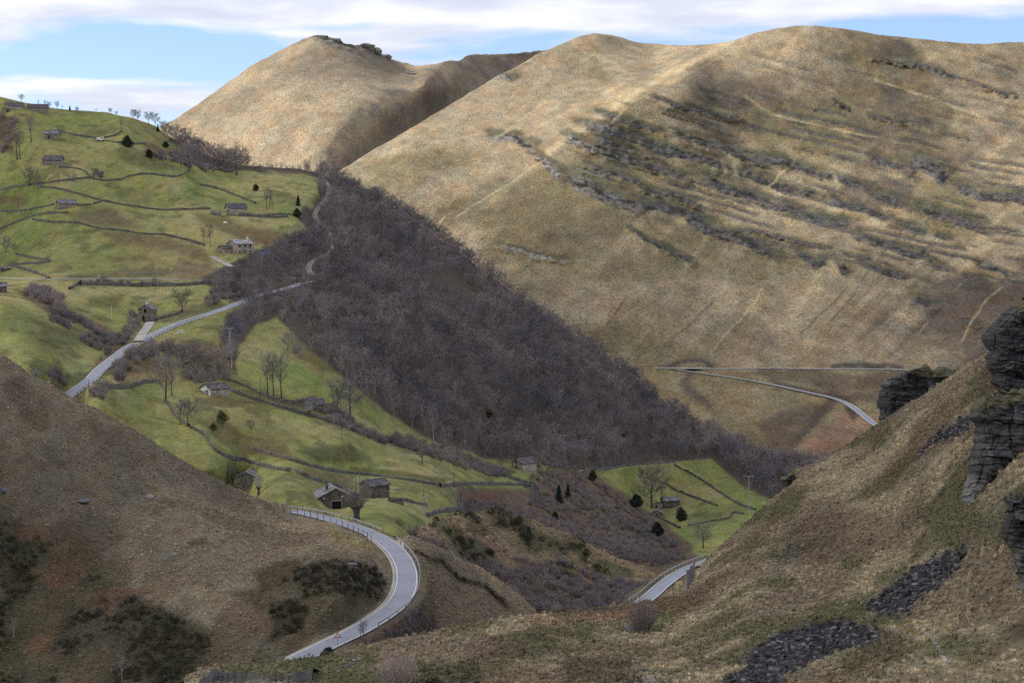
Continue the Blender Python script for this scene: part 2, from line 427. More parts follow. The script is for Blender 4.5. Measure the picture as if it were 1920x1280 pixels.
BANDS = [([(1000, 292), (1030, 312), (1050, 330)], 7), ([(1069, 341), (1100, 353), (1137, 369), (1181, 384), (1212, 396)], 15), ([(1200, 392), (1240, 385), (1275, 397), (1312, 418), (1353, 441), (1406, 455), (1455, 482)], 11),
         ([(1062, 256), (1100, 271), (1143, 290), (1228, 316), (1287, 337)], 7), ([(1087, 234), (1137, 241), (1172, 256), (1231, 281), (1322, 300), (1387, 322), (1444, 344), (1494, 362)], 9),
         ([(1556, 375), (1619, 394), (1669, 411)], 8), ([(1128, 212), (1181, 231), (1244, 250)], 6), ([(1275, 259), (1344, 272), (1400, 297), (1462, 303), (1525, 325), (1572, 337), (1631, 353)], 8),
         ([(1325, 337), (1387, 366), (1450, 386), (1472, 390), (1544, 416), (1594, 424)], 10), ([(1641, 366), (1697, 383)], 9), ([(1716, 391), (1775, 407), (1862, 437)], 9), ([(1606, 441), (1666, 462), (1731, 484)], 8),
         ([(1744, 497), (1837, 525)], 6), ([(1634, 297), (1697, 316)], 8), ([(1705, 315), (1731, 305), (1760, 325), (1775, 342)], 14), ([(1790, 350), (1844, 370), (1900, 370), (1940, 384)], 11), ([(1222, 184), (1275, 200), (1322, 212), (1384, 225)], 4),
         ([(1497, 472), (1531, 500), (1550, 490)], 9), ([(1575, 494), (1587, 515)], 9), ([(1620, 497), (1706, 522)], 7), ([(1590, 478), (1650, 490)], 5), ([(1687, 422), (1787, 450)], 5), ([(922, 256), (962, 259), (1003, 278)], 8),
         ([(1400, 322), (1460, 345), (1540, 365)], 4), ([(1120, 262), (1180, 285), (1250, 300)], 5), ([(930, 140), (965, 150)], 8), ([(1410, 460), (1440, 470)], 11), ([(1100, 310), (1160, 330), (1230, 360), (1300, 380)], 5), ([(1330, 425), (1440, 440), (1560, 470)], 4),
         ([(1830, 490), (1900, 520)], 5), ([(1720, 560), (1750, 572)], 7), ([(1810, 605), (1835, 608)], 4), ([(1560, 190), (1640, 220), (1740, 240)], 3), ([(1640, 110), (1740, 130), (1900, 180)], 3), ([(1180, 430), (1230, 460), (1300, 490)], 4), ([(940, 460), (1000, 480), (1060, 490)], 5)]
Pd = np.stack([U * .45, V - .3 * U], -1); WU = U + 6 * fbm(P0, 26, 3, 41); WV = V + 3.6 * fbm(Pd, 13, 4, 42) + 1.4 * fbm(Pd, 4, 2, 43)
rock = np.zeros(U.shape); veg = np.zeros(U.shape); disp = np.zeros(U.shape)
for k, (pl, wd) in enumerate(BANDS):
    m = (U > min(p[0] for p in pl) - 60) & (U < max(p[0] for p in pl) + 60) & (V > min(p[1] for p in pl) - 60) & (V < max(p[1] for p in pl) + 60)
    u_, v_ = WU[m], WV[m]
    d, par = seg_dist(u_, v_, pl)
    px_ = np.array(pl, float); i = np.clip(par.astype(int), 0, len(pl) - 2); a = par - i
    yl = px_[i, 1] * (1 - a) + px_[i + 1, 1] * a
    s = v_ - yl                                     # below the band: the cliff face; above it: the mat of heather on the ledge
    ends = sstep(0, 0.25, par) * (1 - sstep(len(pl) - 1.25, len(pl) - 1, par))
    gap = sstep(-0.95, -0.5, fbm(np.stack([u_, v_ * 0.3 + k * 90], -1), 46, 3, 50 + k))
    w = (1 - sstep(wd * 0.55, wd, d)) * gap * (0.25 + 0.75 * ends)
    rock[m] = np.maximum(rock[m], w)
    wv = .8 * (1 - sstep(wd * 0.5, wd * 1.7, np.hypot(s + wd * 0.9, (d - np.abs(s))) )) * gap
    veg[m] = np.maximum(veg[m], wv)
    disp[m] += sstep(-wd, wd * 0.9, s) * (1 - sstep(wd * 0.9, wd * 3.4, s)) * (1 - sstep(wd * 1.0, wd * 3.4, d)) * gap * 0.0034
# thin parallel beds between the main cliffs, running down to the right
dipc = V - (0.335 * (U - 1000) - 0.000075 * np.maximum(U - 1000, 0) ** 2) + 5 * fbm(np.stack([U, V], -1), 130, 4, 301)
bp_ = 15.0; bi_ = np.floor(dipc / bp_); bf = dipc / bp_ - bi_
off_ = (_hash(bi_, bi_ * 0, bi_ * 0, 311) - .5) * .5; bf = bf - .5 + off_
run = sstep(-.15, .30, fbm(np.stack([U, bi_ * 333.0], -1), 85, 3, 320) + .45 * (_hash(bi_, bi_ * 0 + 1, bi_ * 0, 312) - .45))
zone = poly_soft(U, V, [(1050, 262), (1200, 175), (1380, 165), (1600, 190), (1960, 260), (1960, 560), (1700, 520), (1560, 500), (1420, 480), (1250, 410), (1080, 350)], 22)
zone = np.maximum(zone, .55 * poly_soft(U, V, [(1400, 90), (1960, 100), (1960, 300), (1500, 230)], 30))
thin = np.exp(-(bf / .13) ** 2) * run * zone
rock = np.maximum(rock, thin * .8); veg = np.maximum(veg, np.exp(-((bf + .28) / .22) ** 2) * run * zone * .75)
disp += sstep(-.25, .25, bf) * (1 - sstep(.25, .5, bf)) * run * zone * .0016
rn = fbm(np.stack([U * .38, dipc], -1), 5.5, 4, 60)
und = fbm(P0 * np.array([1, 1, 0.6]), 190, 5, 61) * 0.005 + fbm(P0, 26, 4, 62) * 0.0011
gul = fbm(np.stack([U + V * 1.1, (V - U) * 0.12], -1), 60, 4, 63) * 0.003 * sstep(100, 400, V) 
edge = sstep(0, 14, V - big.vt)
rspur = sstep(1300, 1700, U) * 0.6 + 0.4
# scarp along the spur that divides the two faces
sp, _ = seg_dist(U, V, [(1372, 80), (1320, 106), (1260, 136), (1200, 170), (1150, 203), (1100, 235), (1060, 262), (1030, 285)])
big.D = big.D * (1 + edge * (und + gul * rspur) - disp - rock * np.abs(rn) * 0.0028 - np.exp(-(sp / 16) ** 2) * 0.0045)
big.finish()
c = np.broadcast_to(np.array(DRY), U.shape + (3,)).copy() * 0.93
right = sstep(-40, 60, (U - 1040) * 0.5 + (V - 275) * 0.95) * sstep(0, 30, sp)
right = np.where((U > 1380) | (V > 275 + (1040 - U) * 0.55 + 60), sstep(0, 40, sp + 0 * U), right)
c = mixw(c, (0.24, 0.195, 0.125), right * 0.8 * sstep(700, 1250, U + V * 0.2))  # slope right of the spur darkened in the colour, as it turns from the sun
c = mixw(c, DRY, sstep(0.0, 0.5, fbm(np.stack([U + V * 1.0, (V - U * 0.9) * 0.25, U * 0], -1), 45, 5, 70)) * 0.75)
c = mixw(c, OLIVE, sstep(0.0, 0.5, fbm(P0, 90, 5, 71)) * 0.55)
c = mixw(c, HEATH_AND_SHADE, sstep(0.05, 0.42, fbm(P0 + 300, 75, 5, 72)) * (0.25 + 0.6 * sstep(1150, 1700, U - (V - 200) * 0.5)) )  # heather, denser to the upper right where cloud shade is painted with it
for pl, w in (([(1480, 150), (1620, 130), (1900, 110), (1920, 300), (1780, 260), (1600, 300), (1500, 260), (1430, 215)], 0.45), ([(1600, 230), (1690, 215), (1800, 250), (1850, 330), (1740, 320), (1640, 295)], 0.7),  # upper right patches paint cloud dapple shade; lower left ones are heather
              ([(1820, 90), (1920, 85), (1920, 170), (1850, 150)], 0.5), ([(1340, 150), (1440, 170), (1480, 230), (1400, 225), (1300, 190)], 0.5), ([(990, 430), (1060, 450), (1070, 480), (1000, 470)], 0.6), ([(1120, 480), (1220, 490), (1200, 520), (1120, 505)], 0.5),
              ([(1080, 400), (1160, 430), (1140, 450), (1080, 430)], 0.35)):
    c = mixw(c, HEATH_AND_SHADE, poly_soft(U + 30 * fbm(P0, 60, 4, 73), V + 20 * fbm(P0, 50, 4, 74), pl, 16) * w * (0.55 + 0.45 * fbm(P0, 14, 3, 75)).clip(0, 1))
c = mixw(c, (0.52, 0.43, 0.27), np.exp(-(sp / 7) ** 2) * 0.9)  # sunlit crest of the spur, brightened in the cover colour
c = mixw(c, (0.40, 0.32, 0.18), (np.exp(-((sp - 10) / 14) ** 2)) * (WV * 0 + sstep(0.0, 0.5, fbm(np.stack([sp, U * 0.1], -1), 6, 3, 90))) * 0.6)
# light grassy runnels down the slope
for pl in ([(1430, 175), (1405, 215), (1380, 262), (1330, 330), (1300, 380), (1250, 440), (1180, 560)], [(1900, 300), (1800, 440), (1700, 560), (1660, 640)], [(1500, 380), (1440, 520), (1380, 640)], [(1010, 300), (960, 340), (900, 390)], [(1320, 430), (1260, 540), (1200, 640)], [(1600, 430), (1520, 540), (1420, 660)], [(1750, 520), (1660, 610)]):
    d, _ = seg_dist(U + 14 * fbm(P0, 50, 3, 91), V, pl)
    c = mixw(c, (0.34, 0.275, 0.15), np.exp(-(d / 5) ** 2) * sstep(-0.3, 0.3, fbm(P0, 60, 3, 92)) * 0.6)
c = mixw(c, (0.050, 0.054, 0.032), np.clip(veg * 1.15, 0, 1) * (0.70 + 0.3 * vnoise(P0 / 6, 4)))
lit = sstep(1230, 980, U)  # sunlight on the left cliffs is put into a paler rock colour
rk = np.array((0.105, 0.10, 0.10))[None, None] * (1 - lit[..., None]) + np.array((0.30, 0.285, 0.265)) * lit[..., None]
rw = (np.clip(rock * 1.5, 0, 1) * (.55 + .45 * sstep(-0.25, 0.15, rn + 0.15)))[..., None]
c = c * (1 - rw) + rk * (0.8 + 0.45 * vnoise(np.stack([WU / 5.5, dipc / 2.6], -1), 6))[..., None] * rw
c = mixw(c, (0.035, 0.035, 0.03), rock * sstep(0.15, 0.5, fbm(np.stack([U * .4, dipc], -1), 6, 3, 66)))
# lower ground under the far road: bracken and gullies
low = sstep(688, 700, V)
c = mixw(c, (0.23, 0.185, 0.10), low * 0.8)
c = mixw(c, (0.25, 0.155, 0.105), poly_soft(U + 6 * fbm(P0, 20, 3, 80), V, [(1500, 835), (1590, 765), (1640, 790), (1600, 830), (1540, 860)], 5) * 0.85)
c = mixw(c, (0.115, 0.085, 0.06), poly_soft(U + 14 * fbm(P0, 30, 3, 81), V + 8 * fbm(P0, 30, 3, 82), [(1420, 800), (1480, 760), (1560, 750), (1500, 830), (1440, 850)], 8) * 0.8)
c = mixw(c, (0.11, 0.085, 0.065), poly_soft(U + 14 * fbm(P0, 30, 3, 83), V + 8 * fbm(P0, 30, 3, 84), [(1350, 697), (1690, 697), (1660, 760), (1600, 750), (1520, 725), (1420, 708)], 5) * 0.7)
c = mixw(c, (0.075, 0.06, 0.05), poly_soft(U + 8 * fbm(P0, 20, 3, 85), V + 5 * fbm(P0, 20, 3, 86), [(1440, 712), (1500, 720), (1570, 738), (1620, 770), (1600, 790), (1570, 752), (1500, 735)], 4) * 0.9)
for pl in ([(1560, 750), (1520, 800), (1470, 850)], [(1300, 695), (1280, 720), (1330, 760)]):
    d, _ = seg_dist(U, V, pl); c = mixw(c, (0.07, 0.055, 0.05), np.exp(-(d / 9) ** 2) * 0.7)
# erosion lines and sheep tracks
for pl, dk in (([(1590, 532), (1520, 606), (1458, 678)], 1), ([(1458, 511), (1390, 600), (1325, 672)], 0), ([(1803, 532), (1740, 600), (1686, 662)], 0), ([(1900, 520), (1850, 560), (1800, 640)], 0), ([(1340, 560), (1260, 640), (1200, 668)], 1), ([(1170, 560), (1130, 620)], 1), ([(1495, 300), (1440, 350)], 0), ([(1230, 140), (1150, 230)], 0),
               ([(900, 300), (820, 420)], 0), ([(1020, 300), (960, 340), (850, 410)], 0), ([(960, 400), (900, 455)], 1), ([(1400, 178), (1450, 215), (1560, 240), (1700, 270)], 0), ([(1640, 150), (1760, 190), (1920, 240)], 0), ([(1110, 100), (1010, 200), (930, 260)], 0), ([(1700, 430), (1620, 520), (1560, 600)], 1)):
    d, _ = seg_dist(U + 7 * fbm(P0, 26, 3, 93), V + 4 * fbm(P0, 20, 3, 94), pl)
    c = mixw(c, (0.10, 0.08, 0.055) if dk else (0.42, 0.35, 0.21), np.exp(-(d / 2.0) ** 2) * .75 * sstep(-.5, .1, fbm(P0, 30, 3, 95)))
c = c * (1 + .22 * fbm(P0, 9, 4, 96))[..., None]
# bank cut above the road
for pl in ([(1255, 686), (1270, 678), (1290, 675), (1320, 678), (1335, 687)], [(1560, 688), (1580, 682), (1660, 684), (1690, 690)]):
    d, _ = seg_dist(U, V + 2 * fbm(P0, 10, 2, 87), pl); c = mixw(c, (0.075, 0.068, 0.06), np.exp(-(d / 5.0) ** 2) * 0.9)
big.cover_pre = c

# near hill surveyed first: the pasture hill has to meet it behind the road
ROAD_BEND = [(440, 962, -60.5), (490, 955, -58.5), (540, 956, -57), (600, 968, -56), (660, 985, -55.2), (710, 1007, -54.6), (742, 1032, -54.2), (760, 1062, -54), (762, 1095, -54), (748, 1127, -54.1), (715, 1155, -54.2), (670, 1182, -54.3), (620, 1206, -54.4), (575, 1228, -54.5), (520, 1256, -54.6)]
def zd(u, v, z): return z / rays(u, v)[..., 2]
rb = [(u, v, float(zd(u, v, z))) for u, v, z in ROAD_BEND]
near = Sheet(rb[2:] + [(510, 944, 362), (480, 936, 354), (-30, 640, 296), (0, 660, 300), (140, 745, 318), (300, 835, 334), (400, 893, 346), (200, 900, 305), (200, 1000, 289), (400, 1000, 297), (0, 900, 283), (0, 1100, 262), (200, 1150, 262), (0, 1300, 238), (300, 1290, 236), (300, 1100, 272), (400, 1120, 266), (420, 1200, 250),
              (520, 1000, 312), (600, 1005, 309), (680, 1022, 308), (700, 1070, 292), (600, 1080, 273), (500, 1080, 277), (640, 1130, 263), (560, 1150, 260), (480, 1230, 243), (700, 1110, 277), (450, 935, 360),
              (730, 1003, 338), (755, 1005, 334), (775, 1008, 338), (800, 1040, 322), (830, 1018, 348), (850, 1060, 338), (900, 1090, 338), (950, 1105, 345), (1010, 1150, 340), (800, 1100, 296), (790, 1150, 283), (850, 1130, 312), (850, 1190, 285), (950, 1180, 312), (760, 1190, 266), (700, 1220, 252), (650, 1240, 243), (1030, 1230, 300), (850, 1290, 255), (600, 1290, 226), (640, 968, 358), (700, 992, 346)],
             [(-110, 590), (-36, 636), (0, 660), (30, 682), (60, 702), (100, 724), (140, 745), (200, 775), (250, 804), (300, 836), (350, 866), (400, 893), (440, 914), (480, 932), (510, 939), (540, 946), (600, 959), (660, 974), (700, 988), (740, 1005), (765, 1003), (800, 1010), (830, 1017), (850, 1035), (870, 1052), (900, 1062), (940, 1090), (980, 1120), (1010, 1150), (1040, 1165)],
             [(-110, 1330), (1040, 1330)], -105, 1036, 1.75, 330, 0.95)
near.rough_top(1.6, 18, 25)

# ================================================================== PASTURE AND WOODED HILL
m_green = ground_mat('pasture', 0.7, 3.6, amt=0.34, bump=1.0, bump_dist=0.6, stretch=(1, 0.4, 1))
mid = Sheet([(-30, 183, 1000), (100, 205, 1000), (200, 216, 1010), (300, 248, 1020), (400, 303, 1040), (480, 316, 1050), (560, 324, 1060), (620, 345, 1080), (700, 380, 1080), (800, 435, 1060), (900, 502, 1040), (1000, 580, 1010), (1100, 647, 980), (1200, 715, 950),
             (1300, 795, 920), (1380, 850, 905), (1450, 880, 885), (1560, 900, 860), (1700, 920, 850),
             (60, 207, 975), (94, 258, 925), (97, 307, 885), (121, 390, 835), (230, 235, 975), (230, 330, 900), (300, 290, 960), (350, 322, 930), (300, 395, 850), (480, 340, 985), (560, 360, 960), (438, 398, 860), (560, 405, 880), (300, 450, 790), (447, 475, 780), (100, 470, 765), (200, 430, 800), (540, 430, 850),
             (0, 523, 722), (200, 523, 725), (400, 525, 728), (590, 521, 750), (608, 350, 1030), (625, 455, 850), (590, 400, 920),
             (273, 598, 655), (200, 560, 670), (340, 560, 690), (395, 740, 540), (600, 770, 560), (462, 910, 478), (612, 950, 425), (700, 932, 448), (850, 925, 520), (900, 905, 590), (980, 880, 690), (1246, 950, 800),
             (140, 740, 500), (215, 675, 550), (280, 630, 600), (400, 590, 655), (500, 560, 700), (60, 570, 600), (0, 560, 590), (0, 640, 520), (100, 650, 530), (200, 645, 585), (60, 690, 480), (180, 750, 470), (250, 760, 500), (300, 830, 465), (400, 880, 455), (480, 920, 440), (540, 945, 388), (600, 962, 370), (680, 984, 350), (740, 1010, 330),
             (760, 990, 380), (900, 960, 560), (1000, 940, 640), (1100, 950, 690), (1200, 1010, 680), (1140, 880, 780), (1340, 870, 850), (1430, 930, 770), (1330, 960, 745), (1300, 1060, 600), (1340, 1000, 680), (1200, 1060, 610), (1000, 1000, 590), (1000, 1080, 560), (900, 1060, 500), (1100, 1080, 580), (800, 1040, 380), (1500, 1000, 700),
             (500, 620, 640), (560, 660, 615), (640, 715, 600), (760, 800, 630), (900, 865, 685), (1100, 875, 770), (800, 620, 800), (600, 450, 860), (700, 500, 880), (1000, 730, 830), (1150, 800, 850), (700, 620, 700), (560, 560, 700), (620, 560, 740), (900, 760, 740), (480, 700, 575), (560, 780, 545), (640, 840, 520), (740, 880, 520), (850, 890, 560), (420, 650, 600), (500, 860, 480), (380, 830, 475), (330, 700, 555), (740, 1045, 338), (600, 1000, 378), (480, 985, 425), (300, 890, 468), (800, 1110, 400), (900, 1180, 470), (640, 1015, 366), (100, 770, 480), (1240, 1160, 560)],
            [(-110, 172), (-40, 178), (0, 182), (30, 189), (80, 200), (120, 205), (200, 211), (250, 222), (290, 236), (310, 252), (340, 268), (400, 296), (430, 306), (480, 312), (560, 316), (600, 324), (625, 338), (640, 344), (700, 372), (750, 402), (800, 432), (850, 466), (900, 503), (950, 541), (1000, 578), (1050, 612), (1100, 646), (1150, 680), (1200, 718), (1250, 756), (1300, 798), (1350, 836), (1400, 862), (1450, 880), (1500, 890), (1560, 900), (1640, 910)],
            [(-110, 640), (-40, 700), (80, 750), (200, 810), (300, 870), (400, 930), (480, 965), (560, 980), (640, 998), (740, 1035), (800, 1080), (900, 1180), (1240, 1180), (1360, 1120), (1500, 1010), (1640, 960)], -105, 1630, 2.05, 385, 0.9)
mid.rough_top(0.7, 20, 9)
U, V = mid.U, mid.V
P1 = rays(U, V) * mid.D[..., None] * np.array([1, 0.5, 1])
edge = sstep(0, 16, V - mid.vt)
lump = fbm(P1, 46, 3, 101) * 0.0065 + fbm(P1, 12, 4, 102) * 0.0020
# dips and banks: hollows between fields, gully beside the hut, stream cut
def valley(pl, wd, dep):
    d, _ = seg_dist(U + 6 * fbm(P1, 30, 2, 7), V, pl); return np.exp(-(d / wd) ** 2) * dep
lump = lump + valley([(380, 790), (420, 815), (480, 850), (560, 866), (640, 880), (740, 890), (830, 908)], 14, 0.010)
lump = lump + valley([(130, 570), (200, 620), (240, 660), (280, 640)], 14, 0.008) + valley([(420, 400), (460, 440), (520, 470)], 14, 0.005)
lump = lump - valley([(260, 280), (300, 300), (370, 312)], 10, 0.004) - valley([(280, 335), (360, 360), (440, 380)], 14, 0.005) - valley([(350, 800), (400, 830), (520, 862)], 8, 0.004)
lump = lump + valley([(500, 650), (560, 690), (640, 740)], 12, -0.004) + valley([(860, 930), (1000, 960), (1180, 1010), (1300, 1050)], 22, 0.010) + valley([(1060, 905), (1140, 930), (1260, 1010)], 12, 0.006)
mid.D = mid.D * (1 + edge * lump)
crest_v = np.interp(U, near.u, near.vt); crest_d = near.f(U, crest_v); wc_ = sstep(800, 765, U)
lift = np.maximum(0, crest_d * 1.006 - mid.f(U, crest_v)) * wc_
mid.D = mid.D + lift * np.exp(-np.maximum(0, crest_v - V) / 26.0)
mid.D = np.where((V > crest_v - 8) & (U < 790), np.maximum(mid.D, crest_d * (1.004 + .035 * sstep(0, 16, V - crest_v))), mid.D)
mid.finish()
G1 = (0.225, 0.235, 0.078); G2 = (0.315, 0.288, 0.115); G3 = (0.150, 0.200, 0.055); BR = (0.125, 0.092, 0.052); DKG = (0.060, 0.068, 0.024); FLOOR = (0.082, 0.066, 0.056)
c = np.broadcast_to(np.array(G1), U.shape + (3,)).copy()
c = mixw(c, G2, sstep(-0.25, 0.45, fbm(P1 * np.array([1, 0.6, 1]), 60, 5, 110) + sstep(560, 300, V) * 0.35 - sstep(560, 700, V) * 0.25))
c = mixw(c, G3, sstep(0.05, 0.5, fbm(P1, 44, 4, 111)) * 0.7)
c = mixw(c, (0.15, 0.115, 0.06), sstep(0.12, 0.5, fbm(P1, 16, 5, 114)) * 0.35)
c = mixw(c, (0.31, 0.27, 0.135), sstep(0.1, 0.5, fbm(P1 + 90, 22, 5, 115)) * 0.55)
c = mixw(c, (0.075, 0.085, 0.035), sstep(0.28, 0.55, fbm(P1 + 50, 7, 4, 116)) * 0.5)
WU = U + 12 * fbm(P1, 26, 4, 112); WV = V + 7 * fbm(P1, 20, 4, 113)
def patch(pl, rgb, w, f=6):
    global c
    c = mixw(c, rgb, poly_soft(WU, WV, pl, f) * w)
STRAW = (0.26, 0.215, 0.10)
patch([(200, 285), (260, 285), (330, 305), (340, 320), (290, 325), (240, 310)], DKG, 0.55, 10)
patch([(100, 240), (170, 262), (160, 272), (90, 268)], BR, 0.35, 6)
patch([(255, 268), (330, 285), (420, 300), (560, 312), (600, 330), (560, 325), (420, 316), (340, 300), (270, 285)], (0.12, 0.075, 0.05), 0.85, 5)
patch([(0, 212), (25, 225), (30, 260), (0, 270)], (0.12, 0.075, 0.065), 0.8, 5)
patch([(140, 395), (200, 385), (270, 430), (180, 430), (120, 405)], BR, 0.7, 8)
patch([(180, 435), (280, 440), (380, 465), (400, 490), (320, 470), (230, 460)], (0.15, 0.115, 0.062), 0.8, 6)
patch([(370, 400), (430, 400), (470, 425), (540, 440), (540, 460), (450, 450), (400, 425)], DKG, 0.55, 7)
patch([(420, 430), (470, 425), (540, 450), (530, 470), (470, 455)], (0.17, 0.115, 0.06), 0.75, 6)
patch([(0, 368), (40, 370), (50, 385), (0, 388)], BR, 0.7, 5)
patch([(340, 480), (395, 490), (420, 520), (370, 522), (330, 505)], (0.165, 0.12, 0.07), 0.75, 5)
patch([(200, 478), (280, 480), (285, 490), (210, 488)], BR, 0.6, 4)
patch([(120, 512), (240, 508), (330, 505), (370, 520), (120, 523)], (0.12, 0.098, 0.068), 0.6, 3)
patch([(80, 555), (130, 575), (190, 605), (240, 640), (200, 640), (150, 610), (90, 580)], (0.15, 0.105, 0.066), 0.85, 5)
patch([(170, 560), (240, 555), (220, 580), (170, 575)], DKG, 0.6, 6)
patch([(0, 570), (90, 600), (170, 640), (100, 660), (40, 630), (0, 620)], DKG, 0.38, 12)
patch([(60, 600), (150, 625), (170, 648), (90, 625)], (0.10, 0.075, 0.04), 0.5, 6)
patch([(150, 725), (180, 690), (230, 660), (215, 650), (180, 670), (135, 720)], (0.13, 0.10, 0.066), 0.8, 3)
patch([(200, 700), (300, 660), (320, 715), (210, 722)], (0.24, 0.185, 0.095), 0.85, 5)
patch([(270, 600), (400, 560), (420, 575), (310, 610)], (0.12, 0.11, 0.06), 0.8, 5)
patch([(500, 590), (570, 640), (660, 710), (760, 780), (900, 850), (860, 850), (740, 790), (640, 730), (560, 680), (520, 640)], (0.21, 0.19, 0.082), 0.75, 7)
patch([(560, 630), (620, 680), (640, 700), (590, 690), (540, 650)], (0.12, 0.105, 0.045), 0.6, 6)
patch([(365, 745), (430, 745), (500, 752), (440, 765), (370, 758)], (0.095, 0.075, 0.035), 0.7, 4)
patch([(370, 790), (420, 780), (460, 810), (540, 830), (560, 860), (470, 850), (400, 820)], (0.115, 0.095, 0.045), 0.8, 8)
patch([(480, 790), (570, 800), (560, 830), (490, 820)], (0.17, 0.15, 0.07), 0.6, 9)
patch([(560, 845), (620, 835), (660, 830), (680, 860), (600, 870)], DKG, 0.75, 7)
patch([(660, 870), (760, 880), (850, 895), (840, 905), (740, 895), (650, 880)], DKG, 0.7, 4)
patch([(540, 880), (640, 890), (660, 905), (580, 900)], (0.16, 0.12, 0.068), 0.7, 4)
patch([(700, 905), (840, 905), (830, 925), (760, 930)], (0.12, 0.11, 0.05), 0.6, 5)
patch([(420, 718), (600, 760), (780, 850), (740, 835), (600, 785), (430, 735)], (0.115, 0.095, 0.05), 0.75, 4)
patch([(740, 835), (900, 870), (980, 905), (880, 872), (760, 845)], (0.10, 0.085, 0.055), 0.7, 4)
# heath and bracken below the pasture wall
patch([(860, 912), (1000, 915), (1040, 880), (1120, 880), (1180, 930), (1290, 1020), (1330, 1060), (1300, 1090), (800, 1090), (780, 1000), (860, 960)], (0.12, 0.085, 0.06), 0.95, 5)
patch([(880, 920), (930, 915), (930, 950), (880, 950)], (0.17, 0.095, 0.07), 0.7, 6)
patch([(1120, 940), (1220, 1000), (1300, 1050), (1250, 1040), (1150, 980)], (0.085, 0.065, 0.05), 0.7, 8)
patch([(1030, 930), (1130, 960), (1180, 1010), (1100, 980)], (0.165, 0.125, 0.075), 0.6, 8)
patch([(1250, 905), (1290, 905), (1270, 925), (1245, 915)], (0.24, 0.17, 0.10), 0.55, 5)
for pl in ([(1265, 872), (1335, 860), (1440, 935), (1380, 945), (1310, 895)],): patch(pl, (0.16, 0.185, 0.055), 0.8, 4)
# ground under the woods
WOOD = [(310, 262), (430, 318), (560, 322), (600, 340), (590, 380), (560, 405), (600, 450), (560, 440), (480, 470), (430, 490), (380, 520), (400, 560), (470, 570), (420, 590), (410, 650), (440, 700), (450, 650), (480, 610), (520, 590), (560, 640), (640, 702), (720, 772), (800, 818), (900, 862), (1000, 872), (1100, 880), (1180, 872), (1330, 862), (1390, 905), (1450, 940), (1640, 960), (1640, 700), (1200, 640), (900, 420), (620, 290), (330, 230)]
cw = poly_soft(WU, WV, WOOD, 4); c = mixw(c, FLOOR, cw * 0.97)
for pl in ([(0, 198), (0, 290), (30, 290), (28, 230)], [(40, 545), (130, 560), (120, 600), (210, 640), (250, 640), (260, 600), (300, 700), (200, 700), (190, 650), (100, 600)], [(330, 640), (420, 650), (440, 700), (330, 715)]):
    patch(pl, (0.085, 0.068, 0.042), 0.75, 6)
mid.cover_pre = c

# ================================================================== BRACKEN SPUR IN THE VALLEY
m_heath = ground_mat('heath', 0.45, 3.2, amt=0.4, bump=0.9, bump_dist=0.5, stretch=(1, 0.45, 1))
spur = Sheet([(760, 1000, 375), (800, 985, 395), (860, 962, 430), (960, 962, 450), (1020, 983, 456), (1100, 1018, 460), (1180, 1053, 460), (1250, 1095, 455), (1310, 1130, 450), (900, 1060, 398), (1000, 1060, 420), (1100, 1100, 420), (850, 1030, 385), (1050, 1140, 388), (1200, 1130, 405), (950, 1160, 368), (820, 1010, 378), (780, 1080, 350), (1250, 1200, 380), (900, 1220, 340), (760, 1200, 320)],
             [(750, 1005), (780, 995), (800, 985), (830, 972), (860, 964), (910, 958), (960, 963), (1000, 973), (1020, 984), (1060, 998), (1100, 1018), (1140, 1036), (1180, 1053), (1220, 1070), (1250, 1092), (1280, 1115), (1320, 1140)],
             [(750, 1240), (1320, 1240)], 752, 1318, 1.8, 150)
spur.rough_top(2.0, 14, 15)
U, V = spur.U, spur.V; P2 = rays(U, V) * spur.D[..., None] * np.array([1, 0.5, 1])
spur.D = spur.D * (1 + sstep(0, 12, V - spur.vt) * (fbm(P2, 26, 4, 120) * 0.006 + fbm(P2, 5, 3, 121) * 0.0013)); spur.finish()
c = np.broadcast_to(np.array((0.170, 0.130, 0.082)), U.shape + (3,)).copy()
c = mixw(c, (0.21, 0.185, 0.085), sstep(0.0, 0.4, fbm(P2, 22, 4, 122)) * sstep(70, 0, V - spur.vt))
c = mixw(c, (0.20, 0.135, 0.092), sstep(0.1, 0.4, fbm(P2, 14, 4, 123)) * 0.6)
c = mixw(c, (0.055, 0.055, 0.026), sstep(0.05, 0.35, fbm(P2, 11, 4, 124)) * 0.75)
c = mixw(c, (0.085, 0.07, 0.055), sstep(1030, 1090, V + 30 * fbm(P2, 30, 3, 125) - (U - 850) * 0.18))
spur_cover = c

# ================================================================== NEAR LEFT HILL WITH THE ROAD BEND
m_near = ground_mat('bracken_slope', 0.28, 2.4, amt=0.42, bump=1.0, bump_dist=0.4, stretch=(1, 0.38, 1))
U, V = near.U, near.V; P3 = rays(U, V) * near.D[..., None] * np.array([1, 0.42, 1])
rdd, _ = seg_dist(U, V, [(a, b) for a, b, _ in ROAD_BEND])
away = sstep(20, 70, rdd) * sstep(0, 14, V - near.vt)
dent = valley2 = 0
def bump_at(pl, wd): 
    d, _ = seg_dist(U, V, pl); return np.exp(-(d / wd) ** 2)
